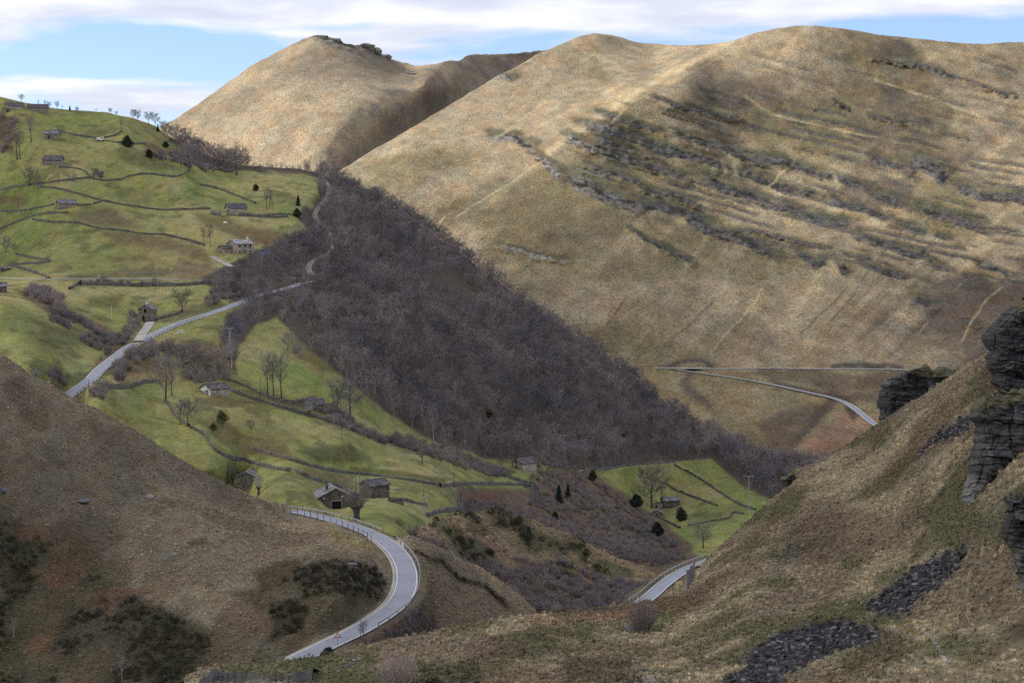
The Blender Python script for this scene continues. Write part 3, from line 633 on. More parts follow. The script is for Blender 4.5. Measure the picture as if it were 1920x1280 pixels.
# scarps over the quarried hollows, the rim above the embankment
sc1 = bump_at([(595, 1062), (625, 1050), (660, 1052), (700, 1066), (710, 1078)], 13) ; sc2 = bump_at([(540, 1140), (580, 1125), (600, 1140)], 12)
rim = bump_at([(780, 1040), (830, 1055), (860, 1085), (910, 1100), (950, 1138)], 6)
near.D = near.D * (1 + away * (fbm(P3, 30, 4, 130) * 0.006) + sstep(0, 10, V - near.vt) * sstep(8, 30, rdd) * fbm(P3, 2.6, 4, 131) * 0.0016 + sc1 * 0.010 + sc2 * 0.006 + rim * 0.007)
near.finish()
c = np.broadcast_to(np.array((0.170, 0.142, 0.100)), U.shape + (3,)).copy()
c = mixw(c, (0.235, 0.195, 0.135), sstep(-0.2, 0.4, fbm(P3, 24, 5, 132) + sstep(300, 700, U) * 0.3) * 0.8)
c = mixw(c, (0.115, 0.085, 0.060), sstep(0.1, 0.5, fbm(P3, 7, 4, 133)) * 0.5)
WU = U + 34 * fbm(P3, 14, 5, 134); WV = V + 26 * fbm(P3, 9, 5, 135)
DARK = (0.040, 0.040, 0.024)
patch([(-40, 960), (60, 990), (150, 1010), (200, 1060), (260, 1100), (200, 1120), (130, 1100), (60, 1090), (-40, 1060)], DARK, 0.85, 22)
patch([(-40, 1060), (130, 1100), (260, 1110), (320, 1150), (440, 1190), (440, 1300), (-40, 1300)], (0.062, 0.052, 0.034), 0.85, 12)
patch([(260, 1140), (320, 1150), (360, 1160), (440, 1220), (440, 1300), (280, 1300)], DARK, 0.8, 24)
patch([(130, 1110), (230, 1105), (320, 1110), (280, 1130), (170, 1125)], (0.19, 0.115, 0.07), 0.7, 7)
patch([(470, 1070), (520, 1050), (590, 1055), (570, 1100), (500, 1110)], (0.075, 0.055, 0.032), 0.8, 8)
patch([(570, 1070), (620, 1050), (700, 1062), (722, 1090), (715, 1130), (650, 1110), (590, 1120)], DARK, 0.8, 7)  # shadow of the hollow under the scarp, painted into the ground colour
patch([(430, 1110), (560, 1090), (720, 1120), (700, 1160), (560, 1215), (520, 1200), (500, 1150)], (0.075, 0.064, 0.036), 0.7, 9)
patch([(520, 1130), (580, 1125), (600, 1150), (580, 1190), (530, 1200)], DARK, 0.7, 6)
patch([(440, 1120), (510, 1140), (530, 1190), (470, 1200), (420, 1160)], (0.13, 0.085, 0.06), 0.6, 14)
patch([(360, 1015), (390, 1010), (400, 1030), (365, 1032)], (0.07, 0.066, 0.035), 0.7, 5)
patch([(170, 1060), (185, 1060), (170, 1090), (150, 1080)], (0.2, 0.2, 0.2), 0.25, 9)
patch([(50, 1030), (90, 1030), (100, 1050), (60, 1055)], (0.2, 0.2, 0.2), 0.25, 10)
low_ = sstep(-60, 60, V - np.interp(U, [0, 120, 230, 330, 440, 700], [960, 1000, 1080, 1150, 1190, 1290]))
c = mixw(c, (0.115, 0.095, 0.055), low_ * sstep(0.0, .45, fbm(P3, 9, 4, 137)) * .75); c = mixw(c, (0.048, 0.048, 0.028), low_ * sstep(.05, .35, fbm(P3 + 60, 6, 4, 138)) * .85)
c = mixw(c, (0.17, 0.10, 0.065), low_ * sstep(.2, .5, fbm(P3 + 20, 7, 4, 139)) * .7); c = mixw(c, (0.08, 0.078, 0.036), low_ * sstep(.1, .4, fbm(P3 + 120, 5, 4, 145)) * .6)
# road verges and embankment
c = mixw(c, (0.19, 0.165, 0.085), np.exp(-(np.maximum(rdd - 14, 0) / 9) ** 2) * 0.5 * sstep(600, 560, V * 0 + U) * 0 )
patch([(570, 968), (640, 990), (700, 1020), (690, 1024), (620, 1000)], (0.22, 0.19, 0.09), 0.7, 3)
emb = poly_soft(U, V, [(770, 1003), (1040, 1150), (1040, 1330), (560, 1330), (560, 1250), (700, 1190), (790, 1120)], 8)
c = mixw(c, (0.16, 0.128, 0.088), emb * 0.9)
c = mixw(c, (0.085, 0.078, 0.045), emb * sstep(0.0, 0.4, fbm(P3, 9, 4, 136)) * 0.7)
c = mixw(c, (0.045, 0.035, 0.026), (rim + 0.9 * bump_at([(598, 1064), (625, 1052), (660, 1054), (700, 1068)], 6)).clip(0, 1) * 0.8)
patch([(660, 1225), (700, 1190), (790, 1180), (860, 1190), (820, 1230), (700, 1250)], (0.095, 0.062, 0.05), 0.7, 8)
patch([(790, 1015), (840, 1020), (900, 1065), (1000, 1145), (950, 1130), (860, 1060)], (0.235, 0.18, 0.12), 0.7, 4)
near.cover_pre = c

# ================================================================== LOWER ROAD SHELF
ROAD_LOW = [(1120, 1195, -64.6), (1170, 1152, -65.2), (1215, 1120, -65.9), (1238, 1100, -66.4), (1262, 1081, -66.9), (1285, 1068, -67.4), (1310, 1057, -68.0), (1345, 1046, -68.8)]
rl = [(u, v, float(zd(u, v, z))) for u, v, z in ROAD_LOW]
shelf = Sheet(rl + [(1100, 1180, float(zd(1100, 1180, -64.6))), (1160, 1130, float(zd(1160, 1130, -66))), (1215, 1090, float(zd(1215, 1090, -66.8))), (1300, 1045, float(zd(1300, 1045, -68.4))), (1345, 1035, float(zd(1345, 1035, -69.2))), (1280, 1120, 340), (1330, 1090, 350), (1200, 1160, 305), (1150, 1200, 280), (1380, 1080, 350)],
              [(1080, 1175), (1110, 1155), (1140, 1135), (1170, 1117), (1205, 1096), (1225, 1082), (1245, 1070), (1270, 1058), (1300, 1049), (1330, 1041), (1380, 1035)], [(1080, 1260), (1380, 1200)], 1085, 1370, 1.8, 70)
shelf.finish()
U, V = shelf.U, shelf.V; P4 = shelf.P
shelf_cover = mixw(np.broadcast_to(np.array((0.15, 0.12, 0.075)), U.shape + (3,)).copy(), (0.075, 0.07, 0.035), sstep(0, 0.4, fbm(P4, 8, 4, 140)))

# ================================================================== NEAR RIGHT SLOPE
fore = Sheet([(350, 1260, 188), (470, 1240, 186), (540, 1236, 186), (620, 1225, 187), (700, 1205, 191), (800, 1186, 197), (900, 1166, 207), (1060, 1146, 226), (1200, 1128, 250), (1262, 1100, 262), (1330, 1040, 278), (1430, 950, 290), (1485, 888, 291), (1570, 840, 288), (1640, 795, 285), (1780, 705, 272), (1950, 610, 250),
              (400, 1300, 158), (540, 1290, 162), (700, 1290, 158), (1000, 1290, 140), (1200, 1200, 192), (1200, 1290, 133), (1400, 1290, 122), (1400, 1100, 202), (1600, 1100, 175), (1800, 1000, 158), (1800, 800, 215), (1950, 720, 200), (1650, 950, 222), (1950, 1290, 96), (1700, 1290, 106), (1500, 1180, 160), (1950, 1000, 132), (1300, 1160, 205), (1200, 1160, 218), (1650, 850, 260), (1500, 1000, 236), (1000, 1200, 182), (800, 1240, 172)],
             [(340, 1272), (370, 1256), (385, 1250), (420, 1246), (480, 1240), (540, 1236), (620, 1225), (700, 1205), (760, 1193), (800, 1186), (900, 1166), (1000, 1151), (1060, 1146), (1130, 1140), (1180, 1132), (1212, 1127), (1240, 1124), (1256, 1108), (1268, 1094), (1290, 1086), (1310, 1062), (1330, 1042), (1380, 996), (1430, 951), (1470, 916), (1478, 892), (1490, 882), (1520, 870), (1545, 856), (1590, 832), (1640, 797), (1700, 757), (1740, 735), (1780, 706), (1850, 662), (1900, 632), (1960, 600), (2080, 545)],
             [(340, 1330), (2080, 1330)], 345, 2075, 2.0, 350, 1.0)
fore.rough_top(1.3, 12, 35)
U, V = fore.U, fore.V; P5 = rays(U, V) * fore.D[..., None] * np.array([1, 0.36, 1])
edge = sstep(0, 14, V - fore.vt)
# a gully, the sheep path's terrace and low steps
def gu(pl, w):
    d, _ = seg_dist(U + 8 * fbm(P5, 14, 2, 3), V + 6 * fbm(P5, 10, 2, 4), pl); return np.exp(-(d / w) ** 2)
ter = gu([(1440, 1110), (1520, 1145), (1600, 1160), (1700, 1165), (1800, 1180), (1920, 1190)], 12)
gul = gu([(1180, 1172), (1250, 1155), (1330, 1130), (1400, 1095), (1500, 1060), (1600, 1010)], 13) + gu([(1200, 1080), (1260, 1120)], 10) * 0
q = np.stack([U * 0.62 + V, V - U * 0.2], -1)
fore.D = fore.D * (1 + edge * (fbm(P5, 20, 4, 150) * 0.010 + fbm(P5, 4.5, 4, 151) * 0.0042) + gul * 0.012 - ter * 0.006)
fore.finish()
c = np.broadcast_to(np.array((0.18, 0.145, 0.098)), U.shape + (3,)).copy()
c = mixw(c, (0.265, 0.225, 0.145), sstep(-0.15, 0.35, fbm(P5, 9, 5, 152) - sstep(1750, 1950, U) * 0.2) * 0.85)
c = mixw(c, (0.075, 0.075, 0.036), sstep(0.05, 0.45, fbm(P5, 6.5, 4, 153) + sstep(1500, 1900, U + (V - 900) * 0.5) * 0.12) * 0.75)
c = mixw(c, (0.10, 0.07, 0.045), sstep(0.15, 0.5, fbm(P5, 12, 4, 154)) * 0.6)
WU = U + 16 * fbm(P5, 6, 4, 155); WV = V + 12 * fbm(P5, 5, 4, 156)
SCREE = (0.058, 0.058, 0.064)
SCREES = [[(1630, 1135), (1680, 1095), (1740, 1055), (1810, 1030), (1800, 1060), (1760, 1095), (1710, 1150), (1660, 1158)],
          [(1350, 1290), (1400, 1235), (1470, 1180), (1540, 1158), (1600, 1165), (1660, 1180), (1640, 1205), (1560, 1225), (1500, 1250), (1450, 1290)],
          [(1718, 850), (1760, 815), (1800, 790), (1822, 785), (1815, 810), (1760, 840), (1725, 858)], [(1480, 1025), (1520, 1010), (1470, 1080), (1440, 1090)], [(1250, 1080), (1252, 1080), (1253, 1081)],
          [(1160, 1170), (1230, 1172), (1225, 1190), (1180, 1195)], [(1150, 1290), (1110, 1260), (1190, 1250), (1260, 1270), (1240, 1290)]]
scr = np.zeros(U.shape)
for k, pl in enumerate(SCREES): scr = np.maximum(scr, poly_soft(WU + 7 * fbm(P5, 1.6, 3, 158), WV + 6 * fbm(P5, 1.4, 3, 159), pl, 11) * (1 if k < 3 else 0.28))
c = mixw(c, SCREE, scr * 0.95)
patch([(1160, 1100), (1250, 1110), (1330, 1130), (1260, 1160), (1180, 1160)], (0.12, 0.085, 0.05), 0.7, 6)
patch([(1000, 1150), (1200, 1140), (1180, 1160), (980, 1170)], (0.22, 0.135, 0.09), 0.6, 6)
patch([(1060, 1225), (1180, 1230), (1180, 1290), (1050, 1290)], (0.075, 0.058, 0.034), 0.75, 10)
patch([(1200, 1160), (1280, 1150), (1250, 1175), (1210, 1185)], (0.09, 0.105, 0.03), 0.6, 5)
patch([(1520, 1150), (1590, 1150), (1590, 1165), (1520, 1165)], (0.055, 0.05, 0.022), 0.8, 4)
patch([(780, 1245), (900, 1235), (900, 1290), (760, 1290)], (0.05, 0.052, 0.028), 0.7, 8)
patch([(560, 1238), (700, 1222), (720, 1250), (640, 1290), (560, 1290)], (0.085, 0.09, 0.04), 0.6, 7)
patch([(1580, 1165), (1700, 1170), (1730, 1185), (1600, 1176)], (0.19, 0.16, 0.075), 0.8, 3)
pth, _ = seg_dist(U, V, [(1650, 1175), (1690, 1182)]); pth2, _ = seg_dist(U + 2 * vnoise(P5 * 2, 3), V, [(1733, 1184), (1745, 1192), (1757, 1212), (1765, 1225), (1778, 1243)])
c = mixw(c, (0.34, 0.33, 0.33), np.maximum(np.exp(-(pth2 / 2.2) ** 2), 0.6 * np.exp(-(pth / 1.6) ** 2)) * 0.85)
d2, _ = seg_dist(U, V, [(1640, 1210), (1630, 1230)])
fore.cover_pre = c; fore.scree = scr

# ------------------------------------------------------------------ roads as world lines, then carve them into the hills
def smooth_z(L, k=9, n=4):
    z = L[:, 2]
    for _ in range(n): z = np.convolve(np.pad(z, k // 2, mode='edge'), np.ones(k) / k, 'valid')
    L = L.copy(); L[:, 2] = z; return L
def smooth_xy(L, k=5, n=2):
    L = L.copy()
    for a in (0, 1):
        z = L[:, a]; e0, e1 = z[0], z[-1]
        for _ in range(n): z = np.convolve(np.pad(z, k // 2, mode='edge'), np.ones(k) / k, 'valid')
        z[0] = e0; z[-1] = e1; L[:, a] = z
    return L
def line_on(sheet, pts, step=2.0, nz=4):
    p = catmull(pts, 10); L = sheet.at(p[:, 0], p[:, 1]); L = resample(L, step); L = smooth_xy(L, 7, 2); return smooth_z(L, 9, nz)
def line_z(pts, step=1.5):
    p = catmull(pts, 10); r = rays(p[:, 0], p[:, 1]); L = r * (p[:, 2] / r[:, 2])[:, None]; return smooth_z(resample(L, step), 9, 3)
L_bend = line_z(ROAD_BEND); L_low = line_z(ROAD_LOW)
L_left = line_on(mid, [(95, 785), (120, 755), (142, 732), (165, 712), (190, 690), (215, 671), (245, 650), (275, 633), (305, 619), (345, 604), (385, 590), (420, 578), (450, 568), (480, 556), (520, 545), (560, 532), (590, 523)], 2.0, 6)
L_flat = line_on(mid, [(600, 518), (560, 521), (500, 523), (400, 525), (300, 524.5), (200, 523.5), (100, 523), (-30, 522)], 2.0, 8)
L_up = line_on(mid, [(588, 521), (580, 510), (578, 498), (588, 488), (605, 480), (620, 468), (627, 455), (622, 443), (608, 432), (596, 415), (590, 402), (598, 388), (609, 376), (616, 364), (616, 352), (612, 342), (604, 332)], 2.0, 5)
L_far = line_on(big, [(1225, 690.5), (1300, 690.5), (1400, 691), (1500, 691.5), (1600, 690.5), (1660, 691), (1700, 694), (1740, 700)], 3.0, 8)
L_far2 = line_on(big, [(1262, 691), (1310, 698), (1360, 705), (1420, 716), (1480, 728), (1520, 737), (1560, 746), (1590, 757), (1612, 772), (1632, 790), (1650, 806)], 3.0, 8)
L_drive = line_on(mid, [(398, 478), (402, 484), (413, 490), (425, 495), (438, 502)], 1.0, 3)
L_hut = line_on(mid, [(283, 602), (276, 613), (268, 624), (258, 640)], 1.0, 3)
L_track = line_on(mid, [(1085, 879), (1130, 880), (1180, 872), (1230, 870), (1270, 866)], 2.0, 4)
near.carve(L_bend[int(len(L_bend)*.16):], 2.9, 2.2); shelf.carve(L_low, 2.4, 2.0)
mid.carve(L_left, 2.6, 2.5); mid.carve(L_flat, 2.6, 2.5); mid.carve(L_up, 2.4, 2.5, 0.1); mid.carve(L_drive, 1.8, 1.5); mid.carve(L_hut, 1.8, 1.5); mid.carve(L_track, 1.4, 1.5)
big.carve(L_far, 3.6, 3.5, 0.3); big.carve(L_far2, 3.4, 3.5, 0.3)

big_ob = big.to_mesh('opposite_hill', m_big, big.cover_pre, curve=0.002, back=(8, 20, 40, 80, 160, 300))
tag(big_ob, 'long brown grass hill with bands of low cliffs across the valley', kind='structure')
mid_ob = mid.to_mesh('pasture_hill', m_green, mid.cover_pre, curve=0.004)
tag(mid_ob, 'green pasture hillside divided by stone walls beside a bare wood', kind='structure')
spur_ob = spur.to_mesh('valley_spur', m_heath, spur_cover, curve=0.006)
tag(spur_ob, 'low bracken covered spur in the valley bottom', kind='structure')
near_ob = near.to_mesh('near_left_hill', m_near, near.cover_pre, curve=0.006)
tag(near_ob, 'brown bracken slope at lower left that the road bends round', kind='structure')
shelf_ob = shelf.to_mesh('lower_road_bank', m_heath, shelf_cover, curve=0.03, back=(1, 3, 6, 12, 20, 30))
tag(shelf_ob, 'grassy bank that carries the lower piece of road', kind='structure')
fore_ob = fore.to_mesh('near_right_slope', m_near, fore.cover_pre, curve=0.010, back=(2, 5, 10, 18, 30, 50))
tag(fore_ob, 'steep rough grass slope with dark scree at lower right', kind='structure')

# valley floor: one broad sheet under everything, out to the horizon
mb = MB(); mb.add([(-5000, -2500, -260), (5000, -2500, -260), (5000, 6500, -260), (-5000, 6500, -260)], [(0, 1, 2, 3)])
vf = mb.build('ground', simple_mat('ground_grass', (0.14, 0.115, 0.065), 0.95, 0.3, 0.01)); tag(vf, 'ground', kind='structure')

# ------------------------------------------------------------------ the cloud whose shade lies over the valley
def cloud(name, x0, x1, y0, y1, z0, thick, dens, seed, fade, label):
    nx, ny = 90, 90
    X, Y = np.meshgrid(np.linspace(x0, x1, nx), np.linspace(y0, y1, ny))
    P = np.stack([X, Y, X * 0], -1)
    e = np.minimum(np.minimum(X - x0, x1 - X) / (x1 - x0), np.minimum(Y - y0, y1 - Y) / (y1 - y0))
    h = thick * sstep(0, 0.2, e) * (0.8 + 0.5 * fbm(P, 300, 4, seed)) + 2
    b = -0.25 * h + 8 * fbm(P, 120, 3, seed + 5)
    v = np.concatenate([np.stack([X, Y, z0 + h], -1).reshape(-1, 3), np.stack([X, Y, z0 + b], -1).reshape(-1, 3)])
    i = np.arange(nx * ny).reshape(ny, nx)
    q = np.stack([i[:-1, :-1], i[:-1, 1:], i[1:, 1:], i[1:, :-1]], -1).reshape(-1, 4)
    per = np.concatenate([i[0, :-1], i[:-1, -1], i[-1, :0:-1], i[:0:-1, 0]]); nxt = np.roll(per, -1); o = nx * ny
    side = np.stack([per, per + o, nxt + o, nxt], -1)
    f = np.concatenate([q, (q + o)[:, ::-1], side])
    m = bpy.data.materials.new(name); m.use_nodes = True; t = m.node_tree; t.nodes.clear()
    g = N(t, 'ShaderNodeNewGeometry'); sp = N(t, 'ShaderNodeSeparateXYZ'); t.links.new(g.outputs['Position'], sp.inputs[0])
    n = N(t, 'ShaderNodeTexNoise', i_Scale=1 / 260, i_Detail=4.0, i_Roughness=0.5); t.links.new(g.outputs['Position'], n.inputs['Vector'])
    fy = N(t, 'ShaderNodeMapRange'); fy.interpolation_type = 'SMOOTHSTEP'; fy.clamp = True
    t.links.new(sp.outputs['Y'], fy.inputs['Value']); fy.inputs['From Min'].default_value = fade[0]; fy.inputs['From Max'].default_value = fade[1]
    fy.inputs['To Min'].default_value = dens[0]; fy.inputs['To Max'].default_value = dens[1]
    a = mth(t, 'MULTIPLY_ADD', n.outputs['Fac'], 0.9, -0.45)
    a = mth(t, 'ADD', a, fy.outputs[0], clamp=True)
    tr = N(t, 'ShaderNodeBsdfTransparent'); tl = N(t, 'ShaderNodeBsdfTranslucent'); tl.inputs['Color'].default_value = (.92, .93, .95, 1)
    di = N(t, 'ShaderNodeBsdfDiffuse'); di.inputs['Color'].default_value = (.85, .86, .88, 1)
    mx = N(t, 'ShaderNodeMixShader'); mx.inputs[0].default_value = 0.4; t.links.new(tl.outputs[0], mx.inputs[1]); t.links.new(di.outputs[0], mx.inputs[2])
    m2 = N(t, 'ShaderNodeMixShader'); t.links.new(a, m2.inputs[0]); t.links.new(tr.outputs[0], m2.inputs[1]); t.links.new(mx.outputs[0], m2.inputs[2])
    ou = N(t, 'ShaderNodeOutputMaterial'); t.links.new(m2.outputs[0], ou.inputs['Surface'])
    ob = new_obj(name, mesh_from(name, v, f, [m], smooth=True))
    return tag(ob, label, kind='stuff')
cloud('cloud', -1750, -60, -350, 2300, 560, 90, (0.57, -0.22), 77, (1280, 1950), 'broad grey white cloud passing over the valley')


# ================================================================== VEGETATION
def bark_mat(name, rgb, var=0.25):
    m, t, b = mat_base(name, 0.9, 0.1)
    oi = N(t, 'ShaderNodeObjectInfo')
    k = mth(t, 'MULTIPLY_ADD', oi.outputs['Random'], 2 * var, 1 - var)
    kc = N(t, 'ShaderNodeCombineColor')
    for i in range(3): t.links.new(k, kc.inputs[i])
    r2 = mth(t, 'FRACT', mth(t, 'MULTIPLY', oi.outputs['Random'], 17.31))
    hue = ramp(t, r2, [(0.0, (1.05, 0.99, 0.95)), (0.5, (1.0, 1.0, 1.0)), (1.0, (0.90, 0.97, 1.10))])
    a = mixc(t, 1.0, rgb, kc.outputs[0], 'MULTIPLY'); a = mixc(t, 1.0, a, hue.outputs['Color'], 'MULTIPLY')
    g = N(t, 'ShaderNodeNewGeometry'); n = N(t, 'ShaderNodeTexNoise', i_Scale=.022, i_Detail=3.0); t.links.new(g.outputs['Position'], n.inputs['Vector'])
    big_ = ramp(t, n.outputs['Fac'], [(.36, (.76, .78, .86)), (.5, (1.0, .98, .98)), (.64, (1.16, 1.12, 1.08))]); a = mixc(t, 1.0, a, big_.outputs['Color'], 'MULTIPLY')
    t.links.new(a, b.inputs['Base Color']); return m
M_twig = bark_mat('beech_twigs', (0.205, 0.180, 0.176), .38); M_trunk = bark_mat('beech_bark', (0.25, 0.235, 0.22))
M_gtwig = bark_mat('ash_twigs', (0.21, 0.19, 0.165)); M_gtrunk = bark_mat('ash_bark', (0.075, 0.068, 0.06))
M_stwig = bark_mat('willow_twigs', (0.25, 0.215, 0.20)); M_pale = bark_mat('birch_bark', (0.42, 0.41, 0.42), 0.15); M_ptwig = bark_mat('birch_twigs', (0.25, 0.24, 0.25))
M_ever = bark_mat('holly_leaves', (0.058, 0.075, 0.046)); M_con = bark_mat('spruce_needles', (0.040, 0.056, 0.044)); M_ivy = bark_mat('thorn_leaves', (0.085, 0.092, 0.035))
M_heather = bark_mat('heather_sprigs', (0.050, 0.046, 0.028), 0.4)

def sliver(mb, p, d, l, w, rnd, bend=0.0):
    s = d.cross(Vector((rnd.uniform(-1, 1), rnd.uniform(-1, 1), rnd.uniform(-1, 1))))
    if s.length < 1e-4: return
    s.normalize(); q = p + d * l + Vector((0, 0, bend))
    b = len(mb.v); mb.v += [tuple(p - s * (w / 2)), tuple(p + s * (w / 2)), tuple(q)]; mb.f.append([b, b + 1, b + 2]); mb.m.append(0)
def rdir(rnd, up=0.0):
    while True:
        v = Vector((rnd.uniform(-1, 1), rnd.uniform(-1, 1), rnd.uniform(-1, 1)))
        if 0.1 < v.length < 1: break
    v.normalize(); v.z += up; v.normalize(); return v
def bare_tree(seed, H, R, clear=0.22, nl=9, nb=5, nt=9, tw=0.07, r0=None, shape='round', tl=0.9, solid=True):
    """trunk mesh, crown mesh of a leafless tree of height H and crown radius R"""
    rnd = random.Random(seed); T = MB(); Cn = MB(); r0 = r0 or H * 0.020
    lean = Vector((rnd.uniform(-.05, .05), rnd.uniform(-.05, .05), 0)) * H
    def tp(k): return Vector((lean.x * k * k + 0.012 * H * math.sin(k * 5 + seed), lean.y * k * k + 0.012 * H * math.cos(k * 4 + seed), k * H * 0.86))
    T.tube([tp(0) - Vector((0, 0, 0.5))] + [tp(k / 6) for k in range(0, 7)], [r0 * 1.35, r0 * 1.25] + [r0 * (1 - 0.9 * k / 6) for k in range(1, 7)], 5)
    for i in range(nl):
        k = clear + (0.92 - clear) * ((i + rnd.random() * 0.8) / nl)
        az = i * 2.4 + rnd.uniform(-.5, .5); p = tp(k)
        if shape == 'round': rr = R * math.sqrt(max(0.08, 1 - ((k - 0.5) / 0.52) ** 2)) * rnd.uniform(.75, 1.05)
        elif shape == 'tall': rr = R * (1.0 - 0.55 * abs(k - 0.62)) * rnd.uniform(.6, 1.0)
        else: rr = R * (0.45 + 0.75 * k) * rnd.uniform(.75, 1.05)
        rise = rr * (1.5 if shape == 'tall' else rnd.uniform(.65, 1.2))
        e = Vector((p.x + rr * math.cos(az), p.y + rr * math.sin(az), min(p.z + rise, H * rnd.uniform(0.9, 1.0))))
        mid_ = (p + e) / 2 + Vector((0, 0, -0.10 * rr)) + rdir(rnd) * 0.06 * rr
        rl = r0 * (0.55 - 0.35 * k)
        if solid: Cn.tube([p, mid_, e], [rl, rl * 0.6, rl * 0.18], 3, cap=False)
        else:
            sliver(Cn, p, (mid_ - p).normalized(), (mid_ - p).length, rl * 2.4, rnd); sliver(Cn, mid_, (e - mid_).normalized(), (e - mid_).length, rl * 1.6, rnd)
        for j in range(nb):
            f = 0.28 + 0.72 * (j + rnd.random()) / nb
            b0 = p.lerp(mid_, f * 2) if f < .5 else mid_.lerp(e, f * 2 - 1)
            d = ((e - p).normalized() * 0.7 + rdir(rnd, 0.55)).normalized(); bl = rr * rnd.uniform(.32, .62) + 0.3
            b1 = b0 + d * bl
            if solid: Cn.tube([b0, b1], [rl * 0.42, rl * 0.12], 3, cap=False)
            else: sliver(Cn, b0, d, bl, rl * 0.95, rnd)
            for q in range(nt):
                g = rnd.uniform(.15, 1.0); d2 = (d * 0.5 + rdir(rnd, 0.45)).normalized()
                sliver(Cn, b0.lerp(b1, g), d2, tl * rnd.uniform(.6, 1.3), tw * rnd.uniform(.6, 1.2), rnd)
    return T, Cn
def pollard(seed, H, R, th, r0, n=70):
    rnd = random.Random(seed); T = MB(); Cn = MB()
    T.tube([(0, 0, -.5), (0.02, 0, 0), (0.05, .03, th * .5), (0.0, 0, th)], [r0 * 1.5, r0 * 1.25, r0 * .95, r0 * 1.35], 7)
    for a in range(5):
        az = a * 1.26 + rnd.uniform(-.3, .3); T.tube([(0, 0, th * .85), (r0 * 2.2 * math.cos(az), r0 * 2.2 * math.sin(az), th * 1.15)], [r0 * .75, r0 * .5], 5)
    for i in range(n):
        az = rnd.uniform(0, 6.283); s = rnd.random() ** .6; p = Vector((math.cos(az) * r0 * 2.3 * s, math.sin(az) * r0 * 2.3 * s, th * 1.08))
        e = Vector((math.cos(az) * R * s * rnd.uniform(.8, 1.1), math.sin(az) * R * s * rnd.uniform(.8, 1.1), th + (H - th) * (1 - 0.35 * s * s) * rnd.uniform(.75, 1.05)))
        m_ = p.lerp(e, .45) + Vector((math.cos(az) * R * .12, math.sin(az) * R * .12, 0)); Cn.tube([p, m_, e], [.035, .025, .008], 3, cap=False)
        for q in range(7):
            f = rnd.uniform(.25, 1); b = m_.lerp(e, f); sliver(Cn, b, rdir(rnd, 1.3), rnd.uniform(.4, .9), .035, rnd)
    return T, Cn
def shrub(seed, H, R, n=26, nt=12, tw=0.05, up=0.8):
    rnd = random.Random(seed); Cn = MB()
    for i in range(n):
        az = rnd.uniform(0, 6.283); s = rnd.random() ** .5
        p = Vector((math.cos(az) * R * .25 * s, math.sin(az) * R * .25 * s, -0.2)); e = Vector((math.cos(az) * R * s, math.sin(az) * R * s, H * math.sqrt(max(.12, 1 - s * s * .8)) * rnd.uniform(.75, 1.05)))
        Cn.tube([p, p.lerp(e, .5) + Vector((0, 0, H * .12)), e], [.05, .03, .01], 3, cap=False)
        for q in range(nt):
            b = p.lerp(e, rnd.uniform(.25, 1)) + Vector((0, 0, H * .06)); sliver(Cn, b, rdir(rnd, up), H * rnd.uniform(.12, .3), tw * rnd.uniform(.6, 1.2), rnd)
    return Cn
def leafy(seed, H, R, n=900, leaf=0.22, shape='dome', base=0.0):
    rnd = random.Random(seed); Cn = MB()
    lobes = [(rdir(rnd), rnd.uniform(.75, 1.1)) for _ in range(9)]
    for i in range(n):
        if shape == 'cone':
            k = rnd.random() ** 1.25; z = base + (H - base) * k; rr = R * (1 - k) * (0.78 + 0.22 * math.sin(k * 34)) * rnd.random() ** .5; az = rnd.uniform(0, 6.283)
            p = Vector((rr * math.cos(az), rr * math.sin(az), z)); d = Vector((math.cos(az), math.sin(az), rnd.uniform(-.5, .1))).normalized()
        else:
            d = rdir(rnd); f = max(lo[1] * (0.5 + 0.5 * max(0, lo[0].dot(d)) ** 3) for lo in lobes) * rnd.random() ** .33
            k_ = 1.0 - .45 * max(0, d.z) ** .7 if shape == 'dome' else 1.0; p = Vector((d.x * R * f * k_, d.y * R * f * k_, base + (H - base) * (.42 + .58 * d.z * f)))
            d = (d + rdir(rnd) * .8).normalized()
        sliver(Cn, p, d, leaf * rnd.uniform(.9, 1.9), leaf * rnd.uniform(.7, 1.2), rnd)
    return Cn
class Kind:
    """one sort of plant: shared meshes for its parts, and copies of it"""
    def __init__(self, name, cat, parts): self.name = name; self.cat = cat; self.parts = parts
    def place(self, loc, rz=0.0, sc=1.0, label=None, group=None, sz=None):
        if len(self.parts) == 1:
            r = new_obj(self.name, self.parts[0][1])
        else:
            r = new_obj(self.name, None); r.empty_display_size = 0.3
            for pn, me in self.parts: new_obj(pn, me, r)
        r.location = loc; r.rotation_euler = (0, 0, rz); r.scale = (sc, sc, sz or sc)
        tag(r, label, self.cat, group); return r
def kind_bare(name, cat, tc_, mats):
    T, Cn = tc_; return Kind(name, cat, [('trunk', T.mesh(name + '_trunk', mats[0], True)), ('crown', Cn.mesh(name + '_crown', mats[1]))])
K_wood = [kind_bare('beech_tree', 'tree', bare_tree(100 + i, 7.5 + 0.5 * (i % 3), 2.7 + .3 * (i % 2), clear=0.2, nl=10, nb=6, nt=11, tw=.10, r0=.13, solid=False, tl=.85, shape=('round', 'vase', 'round', 'tall', 'round', 'vase')[i]), (M_trunk, M_twig)) for i in range(6)]
K_birch = [kind_bare('birch_tree', 'tree', bare_tree(160 + i, 10.5, 2.0, clear=0.35, nl=12, nb=5, nt=8, tw=.05, r0=.14, solid=True, tl=.8, shape='tall'), (M_pale, M_ptwig)) for i in range(2)]
K_field = [kind_bare('bare_tree', 'tree', bare_tree(200 + i, 10, 4.2, clear=.22, nl=15, nb=8, nt=17, tw=.075, r0=.26, shape=('round', 'vase', 'round')[i], tl=.9), (M_gtrunk, M_gtwig)) for i in range(3)]
